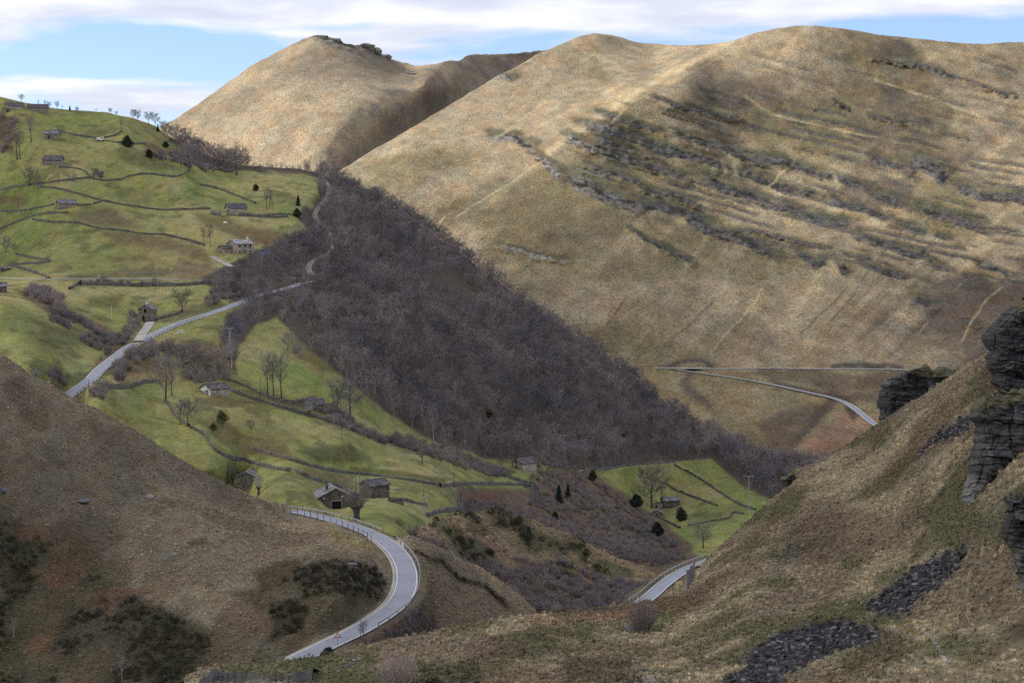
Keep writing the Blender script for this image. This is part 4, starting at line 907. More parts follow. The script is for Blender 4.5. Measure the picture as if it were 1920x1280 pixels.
K_slim = [kind_bare('ash_tree', 'tree', bare_tree(230 + i, 13, 2.5, clear=.34, nl=15, nb=6, nt=11, tw=.055, r0=.22, shape='tall', tl=1.0), (M_gtrunk, M_gtwig)) for i in range(3)]
K_poll = kind_bare('pollard_tree', 'tree', pollard(5, 9.0, 3.0, 2.4, .42), (M_gtrunk, M_gtwig))
K_poll2 = kind_bare('pollard_tree', 'tree', pollard(9, 5.0, 1.5, 1.6, .25, 40), (M_gtrunk, M_ptwig))
K_shrub = [Kind('bare_shrub', 'shrub', [('crown', shrub(300 + i, 3.0, 1.7, 26, 14, .07).mesh('bare_shrub', M_stwig))]) for i in range(4)]
K_bush = Kind('bare_bush', 'bush', [('crown', shrub(330, 3.6, 2.0, 90, 16, .03, 1.2).mesh('bare_bush', M_stwig))])
K_holly = [Kind('holly_bush', 'bush', [('crown', leafy(400 + i, 3.9, 1.9, 1900, .24).mesh('holly_bush', M_ever))]) for i in range(2)]
tcn = MB(); tcn.tube([(0, 0, -.4), (0, 0, 5.2)], [.13, .03], 5)
K_con = Kind('spruce_tree', 'tree', [('trunk', tcn.mesh('spruce_trunk', M_gtrunk)), ('crown', leafy(420, 6.5, 1.7, 2400, .30, 'cone', .4).mesh('spruce_crown', M_con))])
K_thorn = Kind('thorn_tree', 'tree', [('trunk', tcn.mesh('thorn_trunk', M_gtrunk)), ('crown', leafy(430, 5.5, 2.3, 2200, .20, 'dome', 1.6).mesh('thorn_crown', M_ivy))])

# ---- scattering: one object, its copies drawn by geometry nodes from plants that stand in the scene
def scatter(name, pts, rz, sc, vi, protos, tint=None, label=None, tilt=None):
    me = bpy.data.meshes.new(name); me.vertices.add(len(pts)); me.vertices.foreach_set('co', np.asarray(pts, np.float32).ravel()); me.update()
    rot = np.stack([rz * 0, rz * 0, rz], -1) if tilt is None else np.stack([tilt[:, 0], tilt[:, 1], rz], -1)
    a = me.attributes.new('turn', 'FLOAT_VECTOR', 'POINT'); a.data.foreach_set('vector', rot.astype(np.float32).ravel())
    a = me.attributes.new('size', 'FLOAT', 'POINT'); a.data.foreach_set('value', sc.astype(np.float32))
    a = me.attributes.new('sort', 'INT', 'POINT'); a.data.foreach_set('value', vi.astype(np.int32))
    if tint is not None:
        a = me.attributes.new('tint', 'FLOAT_COLOR', 'POINT'); a.data.foreach_set('color', np.c_[tint, np.ones(len(tint))].astype(np.float32).ravel())
    ob = new_obj(name, me); ng = bpy.data.node_groups.new(name, 'GeometryNodeTree')
    ng.interface.new_socket('Geometry', in_out='INPUT', socket_type='NodeSocketGeometry'); ng.interface.new_socket('Geometry', in_out='OUTPUT', socket_type='NodeSocketGeometry')
    gi = ng.nodes.new('NodeGroupInput'); go = ng.nodes.new('NodeGroupOutput'); J = ng.nodes.new('GeometryNodeJoinGeometry')
    def named(n, ty):
        x = ng.nodes.new('GeometryNodeInputNamedAttribute'); x.data_type = ty; x.inputs['Name'].default_value = n; return x
    at_t = named('turn', 'FLOAT_VECTOR'); at_s = named('size', 'FLOAT'); at_v = named('sort', 'INT')
    for k, objs in enumerate(protos):
        cmpn = ng.nodes.new('FunctionNodeCompare'); cmpn.data_type = 'INT'; cmpn.operation = 'EQUAL'
        ints = [s for s in cmpn.inputs if s.type == 'INT']; ng.links.new(at_v.outputs['Attribute'], ints[0]); ints[1].default_value = k
        iop = ng.nodes.new('GeometryNodeInstanceOnPoints'); j2 = ng.nodes.new('GeometryNodeJoinGeometry')
        for o in objs:
            oi = ng.nodes.new('GeometryNodeObjectInfo'); oi.transform_space = 'ORIGINAL'; oi.inputs['Object'].default_value = o; ng.links.new(oi.outputs['Geometry'], j2.inputs[0])
        ng.links.new(j2.outputs[0], iop.inputs['Instance']); ng.links.new(gi.outputs[0], iop.inputs['Points']); ng.links.new(cmpn.outputs[0], iop.inputs['Selection'])
        ng.links.new(at_t.outputs['Attribute'], iop.inputs['Rotation']); ng.links.new(at_s.outputs['Attribute'], iop.inputs['Scale'])
        ng.links.new(iop.outputs[0], J.inputs[0])
    ng.links.new(J.outputs[0], go.inputs[0]); md = ob.modifiers.new('scatter', 'NODES'); md.node_group = ng
    return tag(ob, label, kind='stuff')
def sample(sheet, mask, per_m2, nmax=10 ** 9, seed=0, mind=0.0, weight=None):
    """random surface points where mask (same grid) holds, about per_m2 of plan area"""
    rng = np.random.default_rng(seed); P = sheet.P
    a = P[:-1, 1:] - P[:-1, :-1]; b = P[1:, :-1] - P[:-1, :-1]; ar = np.linalg.norm(np.cross(a, b), axis=-1) * mask[:-1, :-1]
    if weight is not None: ar = ar * weight[:-1, :-1]
    tot = ar.sum(); n = int(min(nmax, rng.poisson(tot * per_m2))); cs = np.cumsum(ar.ravel())
    i = np.searchsorted(cs, rng.random(n) * cs[-1]); iv, iu = np.unravel_index(np.minimum(i, ar.size - 1), ar.shape)
    fa, fb = rng.random((n, 1)), rng.random((n, 1))
    X = (P[iv, iu] * (1 - fa) + P[iv, iu + 1] * fa) * (1 - fb) + (P[iv + 1, iu] * (1 - fa) + P[iv + 1, iu + 1] * fa) * fb
    if mind > 0:
        cell = {}; keep = []
        for q, p in enumerate(X):
            k = (int(p[0] // mind), int(p[1] // mind)); ok = True
            for dx in (-1, 0, 1):
                for dy in (-1, 0, 1):
                    for o in cell.get((k[0] + dx, k[1] + dy), ()):
                        if (o[0] - p[0]) ** 2 + (o[1] - p[1]) ** 2 < mind * mind: ok = False
            if ok: cell.setdefault(k, []).append(p); keep.append(q)
        X = X[keep]; iv = iv[keep]; iu = iu[keep]
    return X, iv, iu
def off_roads(X, lines, clear):
    m = np.ones(len(X), bool)
    for L in lines:
        d, _ = seg_dist(X[:, 0], X[:, 1], L[:, :2]); m &= d > clear
    return m
ROADS_MID = [L_left, L_flat, L_up, L_drive, L_hut]

# ---- the wood
PMID = mid.P * np.array([1, 0.5, 1]); WUm = mid.U + 10 * fbm(PMID, 26, 4, 112); WVm = mid.V + 6 * fbm(PMID, 20, 4, 113)
WOODT = [(300, 252), (330, 284), (352, 300), (420, 316), (430, 322), (470, 318), (560, 322), (600, 336), (596, 360), (600, 385), (585, 402), (600, 430), (570, 445), (520, 468), (480, 480), (440, 498), (395, 528), (400, 545), (470, 560), (425, 600), (410, 640), (440, 660), (470, 615), (515, 592), (560, 640), (640, 702), (720, 772), (800, 818), (900, 858), (1000, 868), (1100, 876), (1180, 866), (1330, 856), (1395, 900), (1450, 940), (1640, 960), (1640, 600), (1200, 640), (900, 420), (620, 290), (330, 230)]
wm = in_poly(WUm, WVm, WOODT)
clear_hollow = 1.0
X, iv, iu = sample(mid, wm, 1 / 11.5, seed=3, mind=2.7)
X2, iv2, iu2 = sample(mid, in_poly(mid.U, mid.V, [(500, 500), (520, 465), (580, 440), (605, 450), (600, 600), (520, 600), (470, 620), (430, 660), (405, 645), (440, 590), (470, 560), (405, 552), (450, 530)]), 1 / 16., seed=77)
X = np.concatenate([X, X2]); iv = np.concatenate([iv, iv2]); iu = np.concatenate([iu, iu2])
m = off_roads(X, ROADS_MID, 1.9) & off_roads(X, [L_up], 2.7); X, iv, iu = X[m], iv[m], iu[m]
dens = fbm(X * np.array([1, .6, 1]), 38, 3, 5)
m = dens > -0.75; X, iv, iu = X[m], iv[m], iu[m]
Vx, Ux = mid.V[iv, iu], mid.U[iv, iu]
n = len(X); rs = np.random.default_rng(8)
sc = (0.64 + 0.58 * rs.random(n)) * (0.92 + 0.22 * np.clip(fbm(X, 40, 2, 9), -1, 1))
left_part = (Ux < 600) & (Vx < 700); sc = np.where(left_part, sc * 0.6, sc)
strip = (Ux < 600) & (Vx < 345); sc = np.where(strip, sc * np.where(Ux < 465, 1.75, np.where(Ux < 565, .6, 1.25)), sc)
tallr = (Ux > 1330); sc = np.where(tallr, sc * 1.35, sc)
lowedge = (Vx > 500) & (Ux > 480) & (Ux < 560); sc = np.where(lowedge, sc * .8, sc)
vi = rs.integers(0, 6, n); vi = np.where(tallr & (rs.random(n) < .7), 3, vi)
birch = rs.random(n) < np.where((Ux > 650) & (Ux < 900), .03, .014)
dist = X[:, 1]
rz = rs.random(n) * 6.283
order = np.argsort(-sc / dist)
near_ids = [i for i in order if not birch[i]][:300]
near_set = np.zeros(n, bool); near_set[near_ids] = True
protos = [None] * 6
for i in near_ids:
    r = K_wood[vi[i]].place(X[i] - np.array([0, 0, .15]), rz[i], sc[i], 'leafless purple brown beech standing among the bare trees of the wood', 'beeches of the wood')
    if protos[vi[i]] is None: protos[vi[i]] = list(r.children)
for k in range(6):
    if protos[k] is None: protos[k] = protos[0] or protos[1]
bi = np.where(birch)[0]
for q, i in enumerate(bi[:140]): K_birch[q % 2].place(X[i], rz[i], .55 + .25 * rs.random(), 'pale grey birch rising out of the purple brown wood', 'birches in the wood')
rest = ~near_set & ~birch
scatter('bare_wood', X[rest] - np.array([0, 0, .15]), rz[rest], sc[rest], vi[rest], protos, label='mass of leafless purple brown trees covering the hillside')
print('wood trees', n, 'birches', birch.sum())
# dark evergreens among them
X, iv, iu = sample(mid, in_poly(mid.U, mid.V, [(640, 420), (900, 600), (1250, 800), (1180, 860), (800, 800), (620, 640)]), 1 / 1500., seed=12, mind=8)
for p in X[:46]: K_holly[int(p[0]) % 2].place(p, p[1], .8 + .5 * random.random(), 'dark green holly showing between the bare trees of the wood', 'hollies in the wood')

thn = {id(sh): (fbm(sh.P, 14, 3, 3), fbm(sh.P, 11, 3, 12)) for sh in (mid, spur, near)}
# ---- thickets and hedges of leafless shrubs
THICK = [('gully_thicket', mid, [(60, 540), (130, 552), (120, 590), (90, 580), (50, 560)], 1.0, 'grey leafless shrubs filling the gully under the flat road'),
         ('stream_thicket', mid, [(85, 578), (140, 592), (190, 628), (250, 640), (262, 600), (240, 590), (232, 648), (200, 672), (140, 625), (100, 600)], .8, 'grey brown shrubs along the little stream left of the stone hut'),
         ('roadside_thicket', mid, [(238, 668), (290, 640), (330, 650), (425, 655), (432, 712), (380, 720), (320, 690), (270, 690), (215, 716), (205, 705)], 1.15, 'tangle of bare shrubs beside the road behind the white barn'),
         ('bend_thicket', mid, [(90, 700), (130, 705), (128, 745), (80, 735), (20, 690)], .9, 'bare shrubs at the foot of the left field behind the brown slope'),
         ('field_thicket', mid, [(170, 722), (198, 728), (195, 765), (168, 755)], .8, 'small clump of bare shrubs right of the road pole'),
         ('ruin_thicket', mid, [(595, 760), (640, 775), (700, 812), (690, 822), (610, 790)], .7, 'bare shrubs under the ruined barn'),
         ('hedge_thicket', mid, [(700, 812), (800, 832), (930, 872), (960, 888), (940, 896), (800, 855), (710, 828)], .75, 'hedge of bare shrubs above the lower field'),
         ('hollow_thicket', mid, [(985, 905), (1000, 870), (1050, 860), (1100, 888), (1150, 920), (1190, 960), (1240, 1000), (1290, 1040), (1230, 1070), (1120, 1030), (1060, 1000), (1000, 960)], .62, 'low grey shrubs in the hollow below the stone farm'),
         ('bank_thicket', mid, [(780, 1020), (840, 975), (880, 940), (960, 950), (1060, 985), (1150, 1020), (1200, 1050), (1000, 1060), (860, 1060)], .62, 'grey shrubs on the bank behind the bracken spur'),
         ('skyline_thicket', mid, [(0, 205), (28, 222), (26, 268), (0, 285)], .8, 'dark bare shrubs at the left edge by the top barns'),
         ('lane_thicket', mid, [(395, 545), (470, 545), (500, 540), (470, 556), (395, 580), (380, 570)], .8, 'bare shrubs hiding the road above the stone hut'),
         ('terrace_thicket', mid, [(270, 286), (330, 290), (440, 312), (440, 322), (350, 312), (280, 298)], .7, 'bare shrubs along the top of the upper field'),
         ('wall_thicket', mid, [(165, 318), (195, 326), (195, 335), (172, 332)], .5, 'small reddish shrubs at the wall corner under the dark roofed barn'),
         ('road_thicket', mid, [(155, 526), (300, 527), (300, 531), (155, 530)], .6, 'row of bare shrubs along the flat road'),
         ('spur_thicket', spur, [(770, 990), (850, 1040), (900, 1050), (1000, 1050), (1080, 1065), (1150, 1085), (1230, 1100), (1200, 1200), (800, 1230), (760, 1100)], .62, 'dense grey bare shrubs filling the valley behind the road bend'),
         ('embankment_thicket', near, [(690, 1200), (760, 1180), (860, 1190), (880, 1215), (760, 1222), (700, 1225)], .28, 'low reddish bare shrubs under the road embankment'),
         ('roadbend_thicket', near, [(775, 1003), (830, 1016), (850, 1030), (790, 1010)], .3, 'small bare shrubs by the field corner at the road bend')]
shrub_p = []
for k in range(4):
    r = K_shrub[k].place(mid.at([(338, 352, 700, 585)[k]], [(688, 700, 815, 760)[k]])[0], k, .9, ('bare grey shrub in the tangle left of the white barn', 'bare grey shrub just behind the white barn roof', 'bare shrub at the upper end of the hedge over the lower field', 'bare shrub against the ruined barn')[k]); shrub_p.append([r])
for k, (nm, sh, pl, s, lab) in enumerate(THICK):
    mk = in_poly(sh.U + 12 * thn[id(sh)][0], sh.V + 7 * thn[id(sh)][1], pl)
    if mk.sum() < 4: continue
    X, iv, iu = sample(sh, mk, 0.20 / (s * s), seed=20 + k, nmax=1800)
    X = X[fbm(X, 9 * s, 3, k) > -.25]
    rl_ = ROADS_MID if sh is mid else [L_bend]
    X = X[off_roads(X, rl_, 3.2)]
    if len(X) == 0: continue
    rs = np.random.default_rng(k); n = len(X)
    scatter(nm, X, rs.random(n) * 6.28, s * (.55 + .6 * rs.random(n)), rs.integers(0, 4, n), shrub_p, label=lab)

# ---- rough grass: tussocks on the near slopes, bleached blades arching out of each
def tuft_mesh(name, seed, n, H, W, mat, w=.05):
    rnd = random.Random(seed); mb = MB()
    for i in range(n):
        az = rnd.uniform(0, 6.283); s = rnd.random(); p = Vector((math.cos(az) * W * .3 * s, math.sin(az) * W * .3 * s, -.05)); o = Vector((math.cos(az), math.sin(az), 0)); side = Vector((-o.y, o.x, 0)) * w * rnd.uniform(.6, 1.3)
        m_ = p + o * W * .35 * s + Vector((0, 0, H * rnd.uniform(.6, 1))); e = m_ + o * W * rnd.uniform(.3, .8) + Vector((0, 0, -H * rnd.uniform(-.1, .5)))
        mb.add([p - side, p + side, m_ + side * .7, m_ - side * .7, e], [(0, 1, 2, 3), (3, 2, 4)])
    return mb.mesh(name, mat)
def tint_mat(name, k=1.0, rough=.9):
    m, t, b = mat_base(name, rough, .08); at = N(t, 'ShaderNodeAttribute', attribute_name='tint'); at.attribute_type = 'INSTANCER'
    oi = N(t, 'ShaderNodeObjectInfo'); v = mth(t, 'MULTIPLY_ADD', oi.outputs['Random'], .95 * k, .62 * k); kc = N(t, 'ShaderNodeCombineColor')
    for i in range(3): t.links.new(v, kc.inputs[i])
    c_ = mixc(t, 1.0, at.outputs['Color'], kc.outputs[0], 'MULTIPLY'); t.links.new(c_, b.inputs['Base Color']); return m
M_tuft = tint_mat('bleached_grass', 1.08); M_stone = tint_mat('scree_stone', 1.0, .8)
tufts = [tuft_mesh('grass_tuft', 600 + i, 15, .34 + .06 * i, .42, M_tuft, .035) for i in range(4)]
TC = (0.22, 0.175, 0.10)
tuft_o = []
for k, (u, v) in enumerate([(1240, 1190), (1320, 1215), (1120, 1205), (950, 1215)]):
    o = new_obj('grass_tuft', tufts[k]); o.location = fore.at([u], [v])[0]; o['tint'] = TC
    tag(o, 'bleached tussock of rough grass on the near slope', 'grass tuft', 'bleached grass tussocks'); tuft_o.append([o])
def grass(name, sh, cover, mask, per, seed, s0, label, nmax, tints=1.55):
    X, iv, iu = sample(sh, mask, per, nmax, seed); rs = np.random.default_rng(seed + 1); n = len(X)
    tn = cover[iv, iu] * (0.85 + .5 * rs.random((n, 1))) * tints
    tn = tn * np.where(rs.random((n, 1)) < .2, 1.2, 1.0)
    return scatter(name, X, rs.random(n) * 6.28, s0 * (.55 + .8 * rs.random(n) ** 1.5), rs.integers(0, 4, n), tuft_o, tn, label)
fmask = (fore.scree + .35 * fbm(fore.P, 1.5, 3, 8) < .45); rdm = off_roads(near.P.reshape(-1, 3), [L_bend], 2.9).reshape(near.U.shape)
rdn, _ = seg_dist(near.U, near.V, [(a, b) for a, b, _ in ROAD_BEND[2:]]); gclear = rdn > 17
grass('slope_grass', fore, fore.cover_pre, fmask, 2.6, 31, .68, 'rough bleached grass over the near right slope', 150000)
grass('bracken_grass', near, near.cover_pre, rdm & gclear, 2.6, 32, .62, 'rough brown grass and dead bracken over the near left slope', 130000)
grass('spur_grass', spur, spur_cover, np.ones(spur.U.shape, bool), .35, 33, 1.5, 'rough grass and bracken on the valley spur', 15000)
grass('bank_grass', shelf, shelf_cover, off_roads(shelf.P.reshape(-1, 3), [L_low], 3.8).reshape(shelf.U.shape), .5, 34, 1.0, 'rough grass on the lower road bank', 6000)
# heather and gorse clumps in the dark patches
hm = []
for k in range(2):
    o = new_obj('heather_clump', leafy(700 + k, .75, .6, 160, .09, 'dome', -.1).mesh('heather_clump', M_heather)); o.location = near.at([(70, 330)[k]], [(1010, 1180)[k]])[0]
    tag(o, 'dark clump of heather on the shaded lower left slope', 'heather', 'heather clumps'); hm.append([o])
def clumps(name, sh, cover, thr, per, seed, s0, label, nmax):
    mk = cover.sum(-1) < thr; X, iv, iu = sample(sh, mk, per, nmax, seed); rs = np.random.default_rng(seed); n = len(X)
    return scatter(name, X, rs.random(n) * 6.28, s0 * (.6 + .8 * rs.random(n)), rs.integers(0, 2, n), hm, label=label)
clumps('heather', near, near.cover_pre + (~rdm)[..., None] * 1.0, .20, .9, 41, .8, 'dark heather spreading over the lower left slope', 30000)
clumps('slope_heather', fore, fore.cover_pre + fore.scree[..., None], .22, .22, 42, .6, 'patches of dark heather on the near right slope', 9000)
clumps('spur_heather', spur, spur_cover, .20, .22, 43, 1.7, 'dark gorse clumps on the valley spur', 3500)
# scree stones
def stone(seed, sx, sy, sz):
    rnd = random.Random(seed); vs = []; 
    for k in range(8):
        x = (-1, 1, 1, -1)[k % 4]; y = (-1, -1, 1, 1)[k % 4]; z = -1 if k < 4 else 1
        vs.append((x * sx * rnd.uniform(.6, 1.1), y * sy * rnd.uniform(.6, 1.1), z * sz * rnd.uniform(.6, 1.1)))
    mb = MB(); mb.add(vs, [(0, 3, 2, 1), (4, 5, 6, 7), (0, 1, 5, 4), (1, 2, 6, 5), (2, 3, 7, 6), (3, 0, 4, 7)]); return mb
st_o = []
for k, (u, v) in enumerate([(1500, 1215), (1720, 1085), (1785, 812)]):
    me = stone(800 + k, .34, .24, .12).mesh('scree_stone', M_stone); o = new_obj('scree_stone', me); o.location = fore.at([u], [v])[0]; o.rotation_euler = (.3, .2, k); o['tint'] = (.16, .16, .18)
    tag(o, 'flat grey slab lying loose in the scree', 'stone', 'loose slabs of the scree'); st_o.append([o])
X, iv, iu = sample(fore, fore.scree > .22, 12.0, 70000, 51, weight=np.clip(fore.scree, 0, 1) ** 1.5); rs = np.random.default_rng(5); n = len(X)
tn = np.array([.066, .063, .066]) * (.5 + 1.6 * rs.random((n, 1)) ** 3)
scatter('scree', X + np.array([0, 0, .04]), rs.random(n) * 6.28, .22 + .85 * rs.random(n) ** 4, rs.integers(0, 3, n), st_o, tn, 'dark grey scree of broken slabs on the near right slope', tilt=rs.normal(0, .45, (n, 2)))

# ================================================================== ROADS
def asphalt(name, rgb, rough=.5):
    m, t, b = mat_base(name, rough, .5); g = N(t, 'ShaderNodeNewGeometry')
    n = N(t, 'ShaderNodeTexNoise', i_Scale=.18, i_Detail=6.0, i_Roughness=.6); t.links.new(g.outputs['Position'], n.inputs['Vector'])
    n2 = N(t, 'ShaderNodeTexNoise', i_Scale=2.2, i_Detail=4.0); t.links.new(g.outputs['Position'], n2.inputs['Vector'])
    r = ramp(t, n.outputs['Fac'], [(0.32, tuple(x * .74 for x in rgb)), (0.5, rgb), (0.7, tuple(x * 1.18 for x in rgb))])
    r2 = ramp(t, n2.outputs['Fac'], [(0.3, .86), (0.7, 1.1)]); c_ = mixc(t, 1.0, r.outputs['Color'], r2.outputs['Color'], 'MULTIPLY'); t.links.new(c_, b.inputs['Base Color'])
    rr = mth(t, 'MULTIPLY_ADD', n.outputs['Fac'], .35, rough - .17); t.links.new(rr, b.inputs['Roughness']); return m
M_road = asphalt('worn_asphalt', (0.20, 0.212, 0.265)); M_conc = asphalt('concrete_gutter', (0.36, 0.33, 0.27), .8); M_gravel = asphalt('track_gravel', (0.34, 0.32, 0.30), .85); M_track2 = asphalt('forest_track', (0.17, 0.155, 0.145), .8)
M_white = simple_mat('road_paint', (0.78, 0.78, 0.76), .6, .12, 1.2)
def normals2(L):
    T = np.gradient(L[:, :2], axis=0); T /= np.linalg.norm(T, axis=1)[:, None] + 1e-9; return np.stack([-T[:, 1], T[:, 0]], 1)
def strip(L, o0, o1, dz, th=0.0):
    Nn = normals2(L); k = 3; cols = np.linspace(o0, o1, k); v = []
    for o in cols: v.append(np.c_[L[:, :2] + Nn * o, L[:, 2] + dz])
    v = np.stack(v, 1).reshape(-1, 3); n = len(L); i = np.arange(n * k).reshape(n, k)
    f = np.stack([i[:-1, :-1], i[:-1, 1:], i[1:, 1:], i[1:, :-1]], -1).reshape(-1, 4)
    if o1 > o0: f = f[:, ::-1]
    return v, f
def ribbon(name, L, o0, o1, dz, mat, label=None, kind='structure', parent=None):
    v, f = strip(L, min(o0, o1), max(o0, o1), dz); o = new_obj(name, mesh_from(name, v, f, [mat], smooth=True), parent)
    if kind and parent is None: tag(o, label, kind=kind)
    return o
r = ribbon('road', L_bend, -1.72, 1.72, .02, M_road, 'grey valley road curving round the brown slope')
r = ribbon('road', L_low, -1.45, 1.45, .02, M_road, 'lower piece of the grey road'); r = ribbon('road', L_left, -1.95, 1.95, .02, M_road, 'grey road climbing past the stone hut')
r = ribbon('road', L_flat, -2.0, 2.0, .05, M_road, 'flat lane crossing the pastures'); r = ribbon('track', L_up, -1.25, 1.25, .02, M_track2, 'track climbing through the wood')
r = ribbon('road', L_far, -2.2, 2.2, .1, M_road, 'far level road on the opposite hill'); r = ribbon('road', L_far2, -2.0, 2.0, .16, M_road, 'far road falling to the right')
r = ribbon('driveway', L_drive, -1.5, 1.5, .02, M_gravel, 'pale gravel drive of the farmhouse'); r = ribbon('driveway', L_hut, -1.5, 1.5, .02, M_gravel, 'short pale drive of the stone hut'); ribbon('track', L_track, -.9, .9, .02, M_gravel, 'grassy track above the right field')
for L, a in ((L_bend, 1.5), (L_low, 1.26), (L_left, 1.75)):
    for s in (-1, 1): ribbon('road_marking', L, s * a - .05, s * a + .05, .05, M_white)
for L, a in ((L_far, 1.9), (L_far2, 1.8)):
    for s in (-1, 1): ribbon('road_marking', L, s * a - .11, s * a + .11, .20 if L is L_far2 else .14, M_white)
# which side of the bend is the inside (towards the brown slope)
ins = 1.0 if normals2(L_bend)[len(L_bend) // 2][0] < 0 else -1.0
i0 = int(len(L_bend) * .42)
ribbon('gutter', L_bend[i0:], ins * 1.75, ins * 2.2, .0, M_conc, 'pale concrete gutter along the inside of the bend')
pt = near.at([752, 775, 757, 738], [1008, 1009, 1028, 1010]); mbp = MB(); mbp.add([p + np.array([0, 0, .06]) for p in pt], [(0, 3, 2, 1)]); o = mbp.build('layby', M_conc); tag(o, 'small pale concrete apron at the field gate', kind='structure')
# pale wheel tracks worn into the big bend are in the asphalt; guard rails:
M_steel = simple_mat('galvanised_steel', (.34, .35, .37), .5, .15, .8, spec=.5); M_post = simple_mat('weathered_timber', (.085, .072, .058), .9, .3, 2.0); M_steeld = simple_mat('dull_steel', (.16, .16, .165), .6, .2, 1.0)
M_woodg = simple_mat('silvered_timber', (.20, .195, .21), .9, .25, 3.0)
def rail(name, L, off, label, post_h=.75, step=4.0, mat=M_steel, pm=M_steeld, beam=(.20, .07), group=None):
    root = new_obj(name, None); Nn = normals2(L); Q = np.c_[L[:, :2] + Nn * off, L[:, 2]]; Q = resample(Q, 2.0); root.location = Q[0]; tag(root, label, 'guard rail', group)
    mb = MB(); h, w = beam
    for a, b in zip(Q[:-1], Q[1:]):
        d = b - a; n2 = np.array([-d[1], d[0]]); n2 = n2 / (np.linalg.norm(n2) + 1e-9) * w / 2
        vs = [(p[0] - Q[0][0] + s * n2[0], p[1] - Q[0][1] + s * n2[1], p[2] - Q[0][2] + z) for z in (post_h - h, post_h) for p in (a, b) for s in (-1, 1)]
        mb.add(vs, [(0, 2, 6, 4), (1, 5, 7, 3), (4, 6, 7, 5), (0, 1, 3, 2)])
    mb.build('beam', mat, root)
    pmb = MB(); pmb.box((0, 0, post_h / 2 - .25), (.12, .12, post_h + .45)); pme = pmb.mesh('post', pm)
    for p in resample(Q, step):
        o = new_obj('post', pme, root); o.location = p - Q[0]
    return root
def seg(L, a, b): return L[int(len(L) * a):int(len(L) * b)]
rail('guard_rail', seg(L_bend, .10, .40), -ins * 2.05, 'steel guard rail along the field side of the road before the bend')
rail('guard_rail', seg(L_bend, .455, .86), -ins * 2.0, 'steel guard rail round the outside of the road bend')
lo = -1.0 if normals2(L_low)[len(L_low) // 2][0] > 0 else 1.0
rail('guard_rail', seg(L_low, .2, .98), lo * 1.9, 'guard rail along the lower piece of road', step=3)
lf = 1.0 if normals2(L_left)[len(L_left) // 2][0] > 0 else -1.0
rail('guard_rail', seg(L_left, .05, .62), lf * 2.3, 'low dark railing on the right of the road below the stone hut', .8, 3.0, M_post, M_post, (.10, .08))
rail('guard_rail', seg(L_far2, .02, .85), -3.0 if normals2(L_far2)[20][1] > 0 else 3.0, 'thin rail on the far falling road', .8, 6, M_steel, M_steeld, (.3, .1))
M_par = simple_mat('pale_parapet', (.50, .48, .45), .85, .15, .5)
rail('parapet', L_far[:int(len(L_far) * .93)], -2.6 if normals2(L_far)[20][1] > 0 else 2.6, 'pale low parapet along the far level road', .75, 9, M_par, M_par, (.75, .35))
rail('parapet', seg(L_flat, .36, .98), 2.3 if normals2(L_flat)[40][1] < 0 else -2.3, 'pale low kerb along the flat lane', .4, 9, M_par, M_par, (.4, .3))
def post_fence(name, P, label, h=1.2, step=3.0, wires=2, mat=M_post, w=.10):
    root = new_obj(name, None); Q = resample(P, step); root.location = Q[0]; tag(root, label, 'fence'); pmb = MB(); pmb.box((0, 0, h / 2 - .2), (w, w, h + .4)); pme = pmb.mesh('post', mat); rnd = random.Random(len(Q))
    for p in Q:
        o = new_obj('post', pme, root); o.location = p - Q[0]; o.rotation_euler = (rnd.uniform(-.08, .08), rnd.uniform(-.1, .1), rnd.random()); o.scale = (1, 1, rnd.uniform(.85, 1.1))
    for k in range(wires):
        mb = MB(); mb.tube([tuple(p - Q[0] + np.array([0, 0, h * (.5 + .4 * k)])) for p in Q], .012, 3); mb.build('wire', M_steeld, root)
    return root
Nn = normals2(L_bend); Q = np.c_[L_bend[:, :2] + Nn * ins * 2.6, L_bend[:, 2]]
post_fence('post_fence', seg(Q, .14, .47), 'thin wire fence between the road and the brown slope', 1.3, 3.6)
g = fore.at(np.linspace(1280, 1296, 7), np.linspace(1112, 1086, 7)); 
def curve_on(sh, pts, n=8, step=1.0): p = catmull(pts, n); return resample(sh.at(p[:, 0], p[:, 1]), step)
post_fence('field_fence', curve_on(mid, [(225, 508), (280, 505), (330, 506), (365, 515)]), 'row of thin fence posts above the bank on the flat lane', 1.2, 3.2, 1)
post_fence('field_fence', curve_on(mid, [(700, 1000), (728, 1002), (748, 998), (760, 985), (768, 972)]) if False else curve_on(mid, [(742, 982), (758, 988), (768, 998)]), 'dark leaning fence posts at the field corner by the apron', 1.2, 1.5, 1, M_post, .09)
post_fence('field_fence', curve_on(mid, [(1255, 965), (1300, 968), (1350, 968), (1390, 962)]), 'thin wire fence across the bottom of the right field', 1.2, 4.0, 1)
# timber gate of upright boards by the lower road
g = new_obj('board_fence', None); base = fore.at([1290], [1108])[0]; g.location = base; tag(g, 'grey upright timber boards beside the lower road', 'board fence')
for k in range(9):
    mb = MB(); mb.box((0, 0, .9), (.26, .09, 2.6 + .5 * math.sin(k * 2.1)), .15 * k); o = mb.build('board', M_woodg, g)
    q = fore.at([1290 + k * 1.5], [1108 - k * 3.2])[0] if k else base; o.location = q - base; o.rotation_euler = (0, .05 * math.sin(k * 3), 0)
mb = MB(); mb.box((0, 0, 1.4), (.28, .25, 3.2), .3); o = mb.build('post', M_woodg, g); o.location = fore.at([1289], [1108])[0] - base + np.array([0, 0, -.2])

